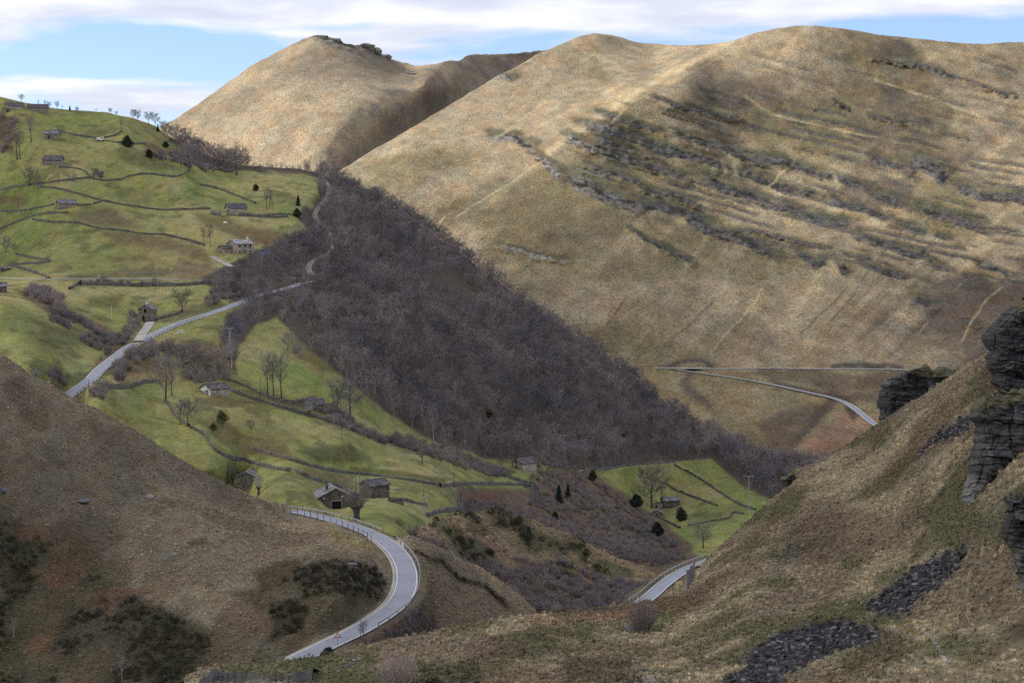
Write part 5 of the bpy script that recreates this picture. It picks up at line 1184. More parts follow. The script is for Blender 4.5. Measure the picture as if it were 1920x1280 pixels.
# ================================================================== DRY STONE WALLS
def stone_mat(name, rgb, sc=2.2, mortar=.35, bumpd=.12):
    m, t, b = mat_base(name, .92, .15); g = N(t, 'ShaderNodeTexCoord'); mp = N(t, 'ShaderNodeMapping'); mp.inputs['Scale'].default_value = (1, 1, 2.2); t.links.new(g.outputs['Object'], mp.inputs['Vector'])
    v = N(t, 'ShaderNodeTexVoronoi', feature='F1'); v.inputs['Scale'].default_value = sc; t.links.new(mp.outputs[0], v.inputs['Vector'])
    ve = N(t, 'ShaderNodeTexVoronoi', feature='DISTANCE_TO_EDGE'); ve.inputs['Scale'].default_value = sc; t.links.new(mp.outputs[0], ve.inputs['Vector'])
    hs = N(t, 'ShaderNodeSeparateColor'); t.links.new(v.outputs['Color'], hs.inputs[0])
    r = ramp(t, hs.outputs[0], [(0, tuple(x * .55 for x in rgb)), (.5, rgb), (1, tuple(min(1, x * 1.5) for x in rgb))])
    e = ramp(t, ve.outputs['Distance'], [(0.0, mortar), (.09, 1.0)]); c_ = mixc(t, 1.0, r.outputs['Color'], e.outputs['Color'], 'MULTIPLY')
    n = N(t, 'ShaderNodeTexNoise', i_Scale=.5, i_Detail=4.0); t.links.new(g.outputs['Object'], n.inputs['Vector']); rr = ramp(t, n.outputs['Fac'], [(.35, .75), (.65, 1.2)])
    c_ = mixc(t, 1.0, c_, rr.outputs['Color'], 'MULTIPLY'); t.links.new(c_, b.inputs['Base Color'])
    bp = N(t, 'ShaderNodeBump'); bp.inputs['Strength'].default_value = 1.0; bp.inputs['Distance'].default_value = bumpd; t.links.new(e.outputs['Color'], bp.inputs['Height']); t.links.new(bp.outputs[0], b.inputs['Normal']); return m
M_dry = stone_mat('dry_stone', (.14, .132, .115), 2.4, .5); M_barn = stone_mat('barn_stone', (.27, .24, .20), 2.6, .55); M_barnd = stone_mat('dark_barn_stone', (.15, .13, .112), 2.6, .5); M_barnl = stone_mat('pale_barn_stone', (.36, .315, .26), 2.4, .65)
def stone_wall(sh, pts, label, h=1.25, w=.8, group=None):
    P = curve_on(sh, pts, 8, .9); P[:, 2] = np.convolve(np.pad(P[:, 2], 2, mode='edge'), np.ones(5) / 5, 'valid'); Nn = normals2(P); rs = np.random.default_rng(int(pts[0][0] * 7 + pts[0][1])); n = len(P)
    hh = h * (.8 + .35 * fbm(P, 6, 3, 2)) * (.92 + .16 * rs.random(n)); rows = []
    for o, z in ((-.62, -.5), (-.5, .45), (-.36, .97), (0.0, 1.05), (.36, .94), (.5, .4), (.62, -.5)):
        jit = rs.normal(0, .05, (n, 3)); rows.append(np.c_[P[:, :2] + Nn * (o * w), P[:, 2] + (hh * z if z > 0 else z)] + jit)
    v = np.stack(rows, 1); k = v.shape[1]; v = v.reshape(-1, 3) - P[0]; i = np.arange(n * k).reshape(n, k); f = np.stack([i[:-1, :-1], i[:-1, 1:], i[1:, 1:], i[1:, :-1]], -1).reshape(-1, 4)
    o = new_obj('stone_wall', mesh_from('stone_wall', v, f, [M_dry])); o.location = P[0]; tag(o, label, 'stone wall', group); return o
W = [([(0, 356), (55, 347), (85, 344), (120, 339), (167, 334)], 'dark dry stone wall running left from the shrubs under the dark roofed barn'),
     ([(70, 349), (115, 356), (150, 365), (190, 376), (245, 387), (307, 394), (395, 392)], 'long dark stone wall from the small bare trees down to the white gabled barn'),
     ([(167, 334), (195, 339), (225, 337), (242, 331), (277, 327), (327, 332), (355, 321)], 'wavy dark stone wall ending at the big bare tree on the upper field'),
     ([(0, 396), (45, 395), (100, 384)], 'stone wall reaching the left end of the small grey barn on the pasture'),
     ([(145, 386), (170, 384)], 'short stretch of wall right of the small grey barn'), ([(176, 383), (192, 378)], 'short wall joining the long wall above the small grey barn'),
     ([(0, 430), (37, 415), (65, 405), (95, 400), (127, 400)], 'stone wall rising from the left edge below the small grey barn'),
     ([(60, 411), (95, 417), (145, 419), (185, 429), (225, 432), (270, 439), (307, 441), (350, 451), (384, 461)], 'long wall across the pasture toward the farmhouse with the pale ridge'),
     ([(447, 402), (495, 405), (532, 402), (566, 407)], 'double stone wall right of the white gabled barn'), ([(425, 404), (447, 405), (500, 408), (540, 407)], 'lower wall under the white gabled barn'),
     ([(110, 314), (140, 316), (160, 322), (170, 334)], 'wall going right from the dark roofed barn'), ([(107, 244), (140, 254), (175, 259), (215, 267), (275, 271)], 'long low wall under the bright top pasture'),
     ([(195, 259), (215, 255), (230, 246)], 'curved bit of wall beneath the single thin tree on the top pasture'), ([(377, 347), (410, 355), (450, 370), (480, 382)], 'faint broken wall on the field above the white gabled barn'),
     ([(17, 497), (55, 495), (90, 492), (88, 487), (70, 486), (45, 480), (30, 476)], 'hooked pale stone wall near the left edge above the flat lane'), ([(20, 498), (50, 507), (75, 515), (92, 520)], 'wall from the small ruin down to the flat lane'),
     ([(150, 534), (200, 535), (275, 537), (340, 536), (395, 532)], 'tall dark retaining wall under the flat lane'), ([(130, 543), (147, 532)], 'short wall dropping from the flat lane into the gully'),
     ([(195, 724), (240, 726), (270, 718), (300, 716)], 'thick old stone wall left of the white barn with blue doors'), ([(175, 716), (200, 727), (235, 728)], 'low wall by the road pole'),
     ([(420, 710), (455, 722), (505, 746), (530, 753), (548, 757)], 'stone wall below the three tall ash trees'), ([(548, 757), (570, 752), (592, 746)], 'mossy wall between the tall ash trees and the ruined barn'),
     ([(427, 731), (480, 750), (530, 765), (580, 780), (605, 786), (642, 799), (680, 812), (755, 837), (800, 850), (880, 871), (930, 886), (985, 907)], 'longest stone wall falling from the white barn past the ruin to the hollow'),
     ([(357, 802), (385, 817), (397, 837), (415, 852), (455, 862), (505, 877), (545, 884)], 'pale zigzag stone wall in the field over the near brown slope'), ([(556, 884), (575, 895), (610, 905), (640, 914)], 'thin wall just above the big dark barn'),
     ([(465, 839), (525, 857), (590, 876), (650, 887), (725, 895), (775, 902), (825, 911)], 'dark wall crossing the middle of the lower field'), ([(825, 912), (875, 908), (930, 908), (985, 910)], 'straight dark wall along the bottom of the bright field'),
     ([(800, 968), (825, 959), (862, 953), (866, 940), (866, 928)], 'wall corner above the dark holly at the gully edge'), ([(730, 939), (750, 938), (775, 943), (800, 948)], 'short broken wall right of the small dark barn'),
     ([(1265, 872), (1310, 896), (1347, 921), (1385, 945), (1417, 956)], 'dark wall slanting down the right field'), ([(1210, 895), (1247, 907), (1275, 922), (1345, 948)], 'low broken wall across the right field behind the tall bare tree'),
     ([(1290, 986), (1330, 978), (1365, 972), (1375, 961), (1395, 964)], 'curving wall at the foot of the right field'), ([(1095, 880), (1140, 881), (1177, 874)], 'wall and bank along the top left corner of the right field'), ([(1177, 876), (1230, 873), (1265, 868)], 'wall under the wood at the top of the right field'),
     ([(312, 752), (322, 768), (335, 785), (355, 800)], 'old wall down through the pale bare trees left of the lower field'), ([(270, 604), (300, 598), (330, 590), (340, 584)], 'pale wall running right from the stone hut'), ([(1232, 968), (1250, 978), (1275, 990)], 'low wall down from the small roofed hut')]
for k, (pts, lab) in enumerate(W):
    hh = 1.7 if 'retaining' in lab else 1.15 if 'thick' in lab or 'longest' in lab or 'straight' in lab else .95
    stone_wall(mid, pts, lab, hh, .7 if hh > 1.0 else .55)

# ================================================================== BARNS AND HOUSES
def slab_mat(name, rgb, sc=1.6):
    m, t, b = mat_base(name, .75, .3); g = N(t, 'ShaderNodeTexCoord'); br = N(t, 'ShaderNodeTexVoronoi', feature='F1'); br.inputs['Scale'].default_value = sc; t.links.new(g.outputs['Object'], br.inputs['Vector'])
    hs = N(t, 'ShaderNodeSeparateColor'); t.links.new(br.outputs['Color'], hs.inputs[0]); r = ramp(t, hs.outputs[0], [(0, tuple(x * .6 for x in rgb)), (.6, rgb), (.93, tuple(x * 1.4 for x in rgb)), (1, tuple(min(1, x * 2.4) for x in rgb))])
    t.links.new(r.outputs['Color'], b.inputs['Base Color']); bp = N(t, 'ShaderNodeBump'); bp.inputs['Strength'].default_value = .9; bp.inputs['Distance'].default_value = .08; t.links.new(hs.outputs[1], bp.inputs['Height']); t.links.new(bp.outputs[0], b.inputs['Normal']); return m
M_slab = slab_mat('stone_slab_roof', (.15, .146, .165)); M_slabd = slab_mat('dark_slab_roof', (.085, .075, .085)); M_slabl = slab_mat('pale_slab_roof', (.26, .26, .27)); M_ridge = simple_mat('ridge_stones', (.24, .235, .24), .8, .3, 3.0); M_ridgel = simple_mat('pale_ridge', (.55, .55, .56), .7, .15, 2.0)
M_dark = simple_mat('dark_opening', (.006, .006, .007), .6); M_lime = simple_mat('limewash', (.62, .62, .60), .85, .12, 1.5); M_blue = simple_mat('blue_paint', (.03, .13, .33), .5, .1, 4.0); M_lint = simple_mat('pale_lintel', (.33, .29, .23), .85, .2, 3.0); M_door = simple_mat('old_boards', (.075, .055, .045), .85, .3, 4.0)
def house(name, label, sh, u, v, yaw, L, Wd, wh, rise, wall, roof, openings=(), chimney=None, ridge=M_ridge, cat='barn', gable_mat=None, dy=0.0, over=.35, roof_from=0.0, roof_to=1.0, sink=0.0, base=None, ruin=0.0):
    root = new_obj(name, None); p = sh.at([u], [v])[0] if base is None else np.array(base); root.location = (p[0], p[1], p[2] - sink); root.rotation_euler = (0, 0, math.radians(yaw)); tag(root, label, cat)
    # body centre is moved back so that the near corner stands at the measured point
    bx, by = 0.0, Wd / 2 + dy if abs(yaw) < 50 else dy
    off = Vector((0, 0, 0)); c_, s_ = math.cos(math.radians(yaw)), math.sin(math.radians(yaw)); half = abs(c_) * Wd / 2 + abs(s_) * L / 2; root.location.y += half
    mb = MB(); hx, hy = L / 2, Wd / 2; zb = -2.2
    rnd = random.Random(int(u)); e = [ruin * rnd.uniform(-1, 0) for _ in range(6)]
    vs = [(-hx, -hy, zb), (hx, -hy, zb), (hx, hy, zb), (-hx, hy, zb), (-hx, -hy, wh + e[0]), (hx, -hy, wh + e[1]), (hx, hy, wh + e[2]), (-hx, hy, wh + e[3]), (-hx, 0, wh + rise + e[4]), (hx, 0, wh + rise + e[5])]
    mb.add(vs, [(0, 1, 5, 4), (2, 3, 7, 6)], 0); mb.add(vs, [(3, 0, 4, 8, 7)], 1); mb.add(vs, [(1, 2, 6, 9, 5)], 0)
    w = mb.build('wall', [wall, gable_mat or wall], root)
    if roof is not None:
        x0 = -hx - over + (L + 2 * over) * roof_from; x1 = -hx - over + (L + 2 * over) * roof_to; mb = MB(); sl = rise / hy; t_ = .16
        n_x = max(3, int((x1 - x0) / .9)); xs = np.linspace(x0, x1, n_x)
        for s in (-1, 1):
            rows = []
            for y, ex in ((0, 0), (hy * .5, 0), (hy + over, 0)):
                for q, x in enumerate(xs): rows.append((x, s * y, wh + rise - sl * y + t_ + .05 * rnd.uniform(-1, 1)))
            low_ = [(a, b, z - t_ - .02) for a, b, z in rows]; nn = len(xs); fs = []
            for a in range(2):
                for q in range(nn - 1):
                    i = a * nn + q; f = (i, i + nn, i + nn + 1, i + 1); fs.append(f if s < 0 else f[::-1]); g = tuple(x + 3 * nn for x in f); fs.append(g[::-1] if s < 0 else g)
            for q in range(nn - 1): i = 2 * nn + q; fs.append((i, i + 3 * nn, i + 3 * nn + 1, i + 1))
            for a in range(2):
                for q in (0, nn - 1): i = a * nn + q; fs.append((i, i + nn, i + nn + 3 * nn, i + 3 * nn))
            mb.add(rows + low_, fs)
        rf = mb.build('roof', roof, root)
        mr = MB(); mr.box(((x0 + x1) / 2, 0, wh + rise + t_ + .05), (x1 - x0, .34, .16)); mr.build('ridge', ridge, rf)
        if chimney:
            mc = MB(); mc.box((chimney[0] * hx, chimney[1] * hy, wh + rise * (1 - abs(chimney[1])) + .5), (.6, .6, 1.3)); mc.box((chimney[0] * hx, chimney[1] * hy, wh + rise * (1 - abs(chimney[1])) + 1.2), (.8, .8, .12)); mc.build('chimney', chimney[2] if len(chimney) > 2 else M_lime, rf)
    for kind_, face, a, z, ww, hh, mt in openings:           # face f = long front (-Y), l = left gable (-X), r = right gable (+X)
        mo = MB(); mf = MB(); t = .05
        def bx_(m_, ca, cz, sa, sz, pr):
            if face == 'f': m_.box((ca, -hy - pr / 2, cz), (sa, pr, sz))
            elif face == 'l': m_.box((-hx - pr / 2, -ca, cz), (pr, sa, sz))
            else: m_.box((hx + pr / 2, ca, cz), (pr, sa, sz))
        bx_(mo, a, z + hh / 2, ww, hh, .03); o = mo.build(kind_, mt or M_dark, root)
        for (ca, cz, sa, sz) in ((a, z + hh + .09, ww + .4, .18), (a - ww / 2 - .07, z + hh / 2, .14, hh), (a + ww / 2 + .07, z + hh / 2, .14, hh)) + (((a, z - .07, ww + .3, .13),) if kind_ == 'window' else ()): bx_(mf, ca, cz, sa, sz, .09)
        mf.build('frame', M_lint if mt is None else wall, o)
    return root
H = house
H('stone_barn', 'long low stone barn at the left end of the skyline, leftmost of two there', mid, 24, 207, 24, 8.4, 5.2, 2.4, 1.5, M_barnl, M_slabd, [('window', 'l', 0, 1.4, .6, .6, None), ('door', 'l', -1.2, 0, 1.0, 1.5, None)])
H('stone_barn', 'stone barn with reddish dark roof on the skyline, right of the two top barns', mid, 68, 210, 22, 9.4, 5.4, 2.4, 1.6, M_barn, M_slabd, [('door', 'l', .6, 0, 1.1, 1.6, None), ('window', 'l', -1, 1.5, .5, .5, None)])
H('stone_barn', 'small stone barn with grey slab roof under the bright top pasture', mid, 95, 261, 3, 7.0, 5.2, 2.6, 1.7, M_barn, M_slab, [('door', 'f', -1.0, 0, .9, 1.8, None), ('window', 'f', .7, .9, .6, .6, None)])
H('stone_barn', 'barn with a dark brown roof and a bush at its front corner', mid, 97, 310, -2, 8.4, 5.4, 2.5, 1.9, M_barn, M_slabd, [])
H('stone_barn', 'small grey barn alone on the pasture between two walls', mid, 121, 392, 24, 7.6, 5.2, 2.6, 1.4, M_barn, M_slab, [('window', 'l', 0, 1.5, .5, .6, None)])
H('stone_barn', 'barn with a whitewashed gable and dark slab roof above the farmhouse', mid, 440, 400, 24, 8.6, 5.4, 2.4, 1.9, M_barnl, M_slabd, [('window', 'l', -.6, 2.3, .7, .9, None), ('door', 'l', 1.4, 0, 1.6, 1.5, None)], gable_mat=M_barnl)
H('stone_shed', 'low stone shed left of the whitewashed barn', mid, 404, 404, 10, 4.2, 3.0, 1.2, .7, M_barn, M_slab, [], cat='shed')
hz = H('farmhouse', 'two storey stone farmhouse with a pale roof ridge beside its gravel drive', mid, 447, 477, 38, 8.2, 7.6, 4.3, 1.5, M_barnl, M_slabl, [('window', 'f', -2.4, 2.9, .8, 1.1, None), ('window', 'f', 0.1, 2.9, .8, 1.1, None), ('window', 'f', 2.5, 2.9, .8, 1.1, None), ('window', 'f', -2.4, .6, .7, .9, None), ('window', 'f', 0.1, .6, .7, .9, None), ('window', 'f', 2.5, .6, .7, .9, None), ('window', 'l', -1.0, 2.6, .7, 1.2, None), ('window', 'l', .6, 2.7, .6, .8, None), ('door', 'l', -.8, 0, 1.8, 1.8, None)], chimney=(.8, .0, M_lime), ridge=M_ridgel, cat='farmhouse')
H('stone_shed', 'low lean-to shed at the uphill end of the farmhouse', mid, 419, 474, 38, 4.0, 4.4, 1.8, 1.0, M_barnl, M_slabd, [('window', 'l', 0, .7, .6, .8, None)], cat='shed')
H('stone_hut', 'narrow stone hut with tall gable standing over its drive by the road', mid, 274, 601, 82, 5.2, 4.9, 3.9, 1.3, M_barn, M_slab, [('window', 'l', 0.0, 2.6, 1.0, 1.5, None), ('door', 'l', -.6, -.3, 1.0, 2.0, None), ('window', 'l', 1.3, .8, .5, .6, None)], chimney=(0.0, .1, M_lime), cat='hut')
H('stone_barn', 'whitewashed barn with bright blue doors and dark slab roof', mid, 398, 743, 42, 6.4, 5.4, 2.0, 1.3, M_barnl, M_slabd, [('door', 'l', -.9 + 2.2, .1, .75, 1.5, M_blue), ('door', 'l', -1.6, .0, .75, 1.3, M_blue), ('window', 'l', 0.1, 1.0, .4, .4, None)], gable_mat=M_lime, ridge=M_ridge)
H('ruined_barn', 'ruined stone barn with part of its dark roof left, under the round bare tree', mid, 600, 773, 32, 8.0, 5.0, 2.3, 1.4, M_barnd, M_slabd, [('door', 'f', .4, 0, 1.5, 1.7, None), ('window', 'f', -1.8, .9, .6, .6, None)], roof_from=.12, roof_to=.58, ruin=1.0, cat='barn')
H('stone_barn', 'small barn with gable to the road and pollard saplings round it', mid, 463, 917, 84, 5.6, 5.6, 2.9, 1.2, M_barn, M_slab, [])
bb = H('stone_barn', 'largest dark barn with wide low roof and black open doorway by the road', mid, 620, 953, 106, 7.2, 8.2, 2.3, 2.0, M_barnd, M_slab, [('door', 'l', .2, -.2, 2.2, 1.7, None), ('window', 'l', -1.4, 2.0, .9, 1.2, M_door), ('window', 'l', -2.6, 2.0, .35, .4, M_lime), ('window', 'l', 1.5, 2.3, .35, .4, M_lime)], chimney=(-.2, .35, M_barnd))
H('stone_shed', 'collapsed dark lean-to against the right of the largest barn', mid, 655, 944, 106, 5.0, 3.4, 1.9, .6, M_barnd, M_slabd, [], cat='shed')
H('stone_barn', 'small square dark barn right of the pollard tree', mid, 700, 934, 40, 5.4, 4.6, 2.9, 1.1, M_barnd, M_slabd, [('door', 'l', .3, 0, .7, 1.4, M_door), ('window', 'l', -1.2, 1.9, .4, .4, None)])
H('stone_barn', 'stone barn with pale gable and arched doorway at the wood edge', mid, 983, 884, 44, 7.0, 5.6, 2.8, 1.4, M_barnl, M_slabd, [('window', 'l', -.5, 2.5, .7, .9, None), ('door', 'l', -.6, 0, 1.7, 1.4, None)])
H('stone_barn', 'squat roofed barn standing in the right field by the tall bare tree', mid, 1258, 952, 12, 7.0, 5.0, 3.0, 1.1, M_barnd, M_slab, [])
H('ruined_barn', 'roofless ruin with pale wall stump between the trees of the right field', mid, 1232, 953, 8, 4.2, 3.6, 2.3, .6, M_barn, None, [('window', 'f', -.5, .2, .9, 1.1, None)], ruin=.9, cat='ruin')
H('stone_hut', 'tiny hut with black window opening in front of the right field ruin', mid, 1233, 968, 82, 4.2, 4.8, 1.3, 1.1, M_barn, M_slab, [('window', 'l', 0.0, .5, .7, .8, None)], cat='hut')
H('stone_hut', 'tiny hut half hidden in shrubs at the top of the middle field', mid, 487, 322, 70, 5.0, 5.4, 1.7, 1.3, M_barn, M_slabd, [('door', 'l', 0, 0, .8, 1.3, None)], cat='hut')
H('stone_hut', 'low stone hut behind the big bare tree atop the upper field', mid, 380, 316, 5, 5.6, 3.0, 1.7, .5, M_barn, M_slab, [], cat='hut')
H('stone_shed', 'tiny stone shed at the left edge above the flat lane', mid, 8, 509, 8, 3.4, 2.6, 1.4, .4, M_barnd, M_slab, [('door', 'f', .3, 0, .5, .9, None)], cat='shed')
H('stone_hut', 'dark hut cut by the left edge of the picture below the lane', mid, 0, 549, 20, 3.0, 3.4, 2.2, 1.0, M_barnd, M_slab, [], cat='hut')
H('ruined_barn', 'low remains of a stone pen right of the largest barn', mid, 742, 943, 15, 3.0, 2.0, .7, .3, M_barnd, None, [], ruin=.5, cat='ruin')

# ================================================================== SINGLE TREES
def tree(K, u, v, hpx, label, H0, group=None, sh=None, rz=None, wide=1.0):
    p = (sh or mid).at([u], [v])[0]; s = hpx * p[1] / F / H0
    r = K.place(p - np.array([0, 0, .1 * s]), (u * 1.7) % 6.28 if rz is None else rz, s * wide, label, group, sz=s); return r
TR = [(K_field[0], 355, 322, 50, 'big spreading bare tree in front of the low hut on the upper field', 10), (K_slim[1], 388, 319, 32, 'smaller bare tree right of the low hut on the upper field', 13), (K_field[1], 443, 329, 54, 'broad bare tree at the top of the hedge line right of the low hut', 10),
      (K_slim[0], 31, 300, 72, 'tallest bare tree left of the dark roofed barn', 13), (K_slim[1], 38, 298, 60, 'thinner bare tree right beside the tallest one by the dark roofed barn', 13), (K_slim[2], 58, 268, 54, 'tall bare tree left of the grey roofed barn', 13), (K_slim[0], 228, 246, 28, 'lone thin tree on the bright top pasture', 13),
      (K_field[2], 55, 349, 36, 'bare tree growing on the wall junction at the left', 10), (K_slim[2], 72, 348, 20, 'small bare tree right of the wall junction tree', 13), (K_slim[0], 110, 343, 20, 'thin sapling on the wall below the dark roofed barn', 13), (K_shrub[0], 136, 339, 18, 'round bare shrub on the wall below the dark roofed barn', 3.0), (K_slim[2], 325, 331, 22, 'small pale bare tree on the wavy wall', 13),
      (K_holly[0], 240, 276, 21, 'dark round evergreen under the bright top pasture', 3.4), (K_holly[1], 280, 296, 15, 'small dark evergreen beside the bare shrubs below the top pasture', 3.4), (K_holly[0], 311, 277, 12, 'tiny dark evergreen at the start of the tree belt', 3.4), (K_con, 296, 247, 14, 'small dark conifer on the skyline shoulder', 6.5), (K_con, 131, 207, 9, 'tiny conifer on the skyline right of the two top barns', 6.5),
      (K_shrub[1], 144, 208, 9, 'low bare bush on the skyline next to the tiny conifer', 3.0), (K_slim[1], 180, 211, 8, 'tiny bare tree alone on the skyline', 13), (K_field[0], 207, 214, 11, 'small bare tree on the skyline above the top pasture', 10), (K_field[1], 218, 217, 8, 'smaller bare tree beside the one above the top pasture', 10),
      (K_field[2], 40, 190, 14, 'bare tree on the skyline between and above the two top barns', 10), (K_slim[0], 72, 199, 12, 'leftmost bare tree in the skyline row right of the barns', 13), (K_slim[1], 84, 202, 15, 'second thin tree of the skyline row', 13), (K_field[0], 92, 203, 12, 'bushy third tree of the skyline row', 10), (K_field[1], 107, 204, 13, 'rounded fourth tree of the skyline row', 10), (K_slim[2], 117, 206, 9, 'last small tree of the skyline row', 13),
      (K_field[0], 250, 224, 18, 'bare tree at the left of the skyline group above the tree belt', 10), (K_field[1], 258, 227, 20, 'broad bare tree in the skyline group above the tree belt', 10), (K_field[2], 279, 232, 22, 'bare tree of the skyline group over the shoulder', 10), (K_field[0], 291, 236, 24, 'highest bare tree of the skyline group', 10), (K_field[1], 304, 243, 18, 'rightmost bare tree of the skyline group', 10),
      (K_slim[0], 500, 392, 44, 'tall narrow bare tree right of the whitewashed barn, left of a pair', 13), (K_slim[1], 506, 391, 40, 'tall narrow bare tree right of the whitewashed barn, right of a pair', 13), (K_slim[2], 511, 393, 18, 'short stump of ivy covered tree beside the tall pair', 13), (K_holly[1], 480, 358, 12, 'dark evergreen in the hedge line on the middle field', 3.4), (K_con, 559, 386, 20, 'narrow dark conifer at the right end of the middle field', 6.5), (K_holly[0], 558, 407, 16, 'dark evergreen where the wall meets the track', 3.4),
      (K_slim[0], 394, 463, 46, 'bare tree with straight stem above the farmhouse', 13), (K_slim[2], 381, 459, 38, 'fainter bare tree left of the straight stemmed one', 13), (K_field[0], 12, 473, 26, 'bare tree above the hooked wall', 10), (K_field[2], 27, 475, 20, 'smaller bare tree right above the hooked wall', 10), (K_field[1], 342, 585, 42, 'bare tree between the stone hut and the road', 10),
      (K_slim[0], 501, 741, 88, 'leftmost of the three tall ash trees', 13), (K_slim[1], 512, 746, 82, 'middle one of the three tall ash trees', 13), (K_slim[2], 527, 750, 98, 'rightmost and tallest of the three ash trees', 13), (K_field[0], 540, 657, 34, 'bare tree on the slope above the three ashes', 10), (K_shrub[2], 556, 664, 24, 'bare shrub right of the tree above the three ashes', 3.0), (K_shrub[3], 566, 672, 20, 'last bare shrub in the line above the three ashes', 3.0),
      (K_field[0], 656, 783, 74, 'large round bare tree beside the ruined barn', 10), (K_field[1], 632, 764, 50, 'bare tree directly behind the ruined barn', 10), (K_poll2, 580, 781, 36, 'small pale branched tree in front of the ruined barn', 5.0), (K_field[2], 312, 752, 84, 'tall pale bare tree on the old wall left of the white barn', 10), (K_slim[0], 322, 742, 70, 'slim bare tree behind the tall pale one left of the white barn', 13),
      (K_slim[2], 338, 795, 44, 'short ivy stemmed bare tree on the old wall', 13), (K_field[2], 352, 800, 54, 'bare tree at the lower end of the old wall', 10), (K_field[0], 372, 705, 52, 'bare tree standing behind the white barn', 10), (K_field[1], 410, 702, 54, 'wide bare tree behind the roof of the white barn', 10), (K_field[2], 345, 690, 46, 'bare tree in the tangle between road and white barn', 10), (K_birchs := K_birch[0], 434, 690, 62, 'pale birch in front of the wooded bank above the white barn', 10.5),
      (K_thorn, 417, 800, 34, 'olive green thorn tree in the dip of the lower field', 5.5), (K_thorn, 400, 812, 22, 'low olive green thorn left of the larger one in the dip', 5.5), (K_field[2], 470, 812, 26, 'faint leafless bush right of the olive thorn', 10), (K_poll2, 459, 920, 34, 'ivy stemmed pollard in front of the small gabled barn', 5.0), (K_poll2, 485, 928, 44, 'pale shoots of a pollard right of the small gabled barn', 5.0), (K_poll2, 426, 900, 32, 'pale shoots of a pollard left of the small gabled barn', 5.0), (K_poll2, 436, 905, 28, 'shorter pale pollard just left of the small gabled barn', 5.0),
      (K_poll, 668, 976, 98, 'pollard tree with thick dark trunk and upright shoots beside the road', 9.0), (K_field[1], 792, 868, 36, 'small round bare tree in the bright lower field', 10), (K_field[0], 938, 880, 22, 'small bare tree by the hedge near the stone barn at the wood edge', 10), (K_field[0], 1010, 880, 36, 'bare tree beside the stone barn at the wood edge', 10), (K_field[2], 968, 856, 34, 'pale bare tree behind the stone barn at the wood edge', 10),
      (K_con, 1048, 944, 36, 'larger of two dark conifers in the heathy hollow', 6.5), (K_con, 1065, 935, 28, 'smaller of two dark conifers in the heathy hollow', 6.5), (K_holly[0], 865, 1000, 42, 'large dark holly at the head of the shrubby gully', 3.4), (K_holly[1], 888, 1003, 26, 'smaller dark holly right of the large one', 3.4), (K_holly[1], 1112, 901, 19, 'round dark evergreen at the left corner of the right field', 3.4), (K_holly[0], 1191, 951, 25, 'round dark evergreen left of the right field ruin', 3.4),
      (K_holly[1], 1040, 975, 16, 'small dark evergreen under the two conifers', 3.4), (K_holly[0], 1234, 1004, 25, 'dark oval evergreen on the heathy slope below the right field', 3.4), (K_holly[1], 1277, 976, 24, 'dark ivy covered bush in the right field', 3.4), (K_field[0], 1221, 951, 78, 'tall spreading bare tree beside the right field ruin', 10), (K_slim[1], 1243, 953, 46, 'slim bare tree against the squat barn of the right field', 13), (K_field[1], 1318, 1027, 50, 'bare tree in the low corner of the right field', 10)]
for K, u, v, hp, lab, H0 in TR:
    tree(K, u, v, hp, lab, H0, wide=1.12 if K in K_holly else (1.3 if K is K_poll else 1.15 if K in (K_field[0], K_field[1]) and hp > 40 else 1.0))
tree(K_bush, 1203, 1186, 68, 'bare many stemmed bush in front of the lower road', 3.6, sh=fore, wide=.95)
tree(K_shrub[0], 1163, 1140, 38, 'bare shrub beyond the crest left of the lower road', 3.0, sh=shelf, wide=.8)
tree(K_birch[0], 229, 1278, 50, 'slender white birch stem at the bottom left', 10.5, sh=near, wide=.7); tree(K_birch[1], 26, 1196, 42, 'pale young birch at the far left bottom', 10.5, sh=near, wide=.9)
tree(K_slim[2], 682, 1212, 42, 'leafless roadside sapling on the embankment', 13, sh=near, wide=1.2); tree(K_slim[0], 676, 1208, 32, 'second thinner sapling on the embankment', 13, sh=near)
tree(K_slim[0], 1180, 1280, 64, 'thin pale sapling at the bottom of the slope', 13, sh=fore, wide=.5); tree(K_slim[1], 1368, 1262, 42, 'thin bare sapling at the left edge of the big scree', 13, sh=fore, wide=.5)
tree(K_slim[2], 1833, 1070, 56, 'thin sapling above the middle scree', 13, sh=fore, wide=.5); tree(K_birch[1], 800, 985, 62, 'pale stemmed tree in the shrubs by the road bend', 10.5, sh=spur, wide=.8)
tree(K_field[0], 1650, 775, 20, 'small bare tree by the far falling road', 10, sh=big)
tree(K_bush, 745, 1290, 70, 'grey leafless bush at the bottom of the picture', 3.6, sh=fore, wide=1.1)
tree(K_holly[0], 616, 1226, 12, 'dark low bush at the road edge right of the sign', 3.4, sh=near, wide=1.8); tree(K_holly[1], 604, 1231, 9, 'dark low bush at the road edge left', 3.4, sh=near, wide=1.5)

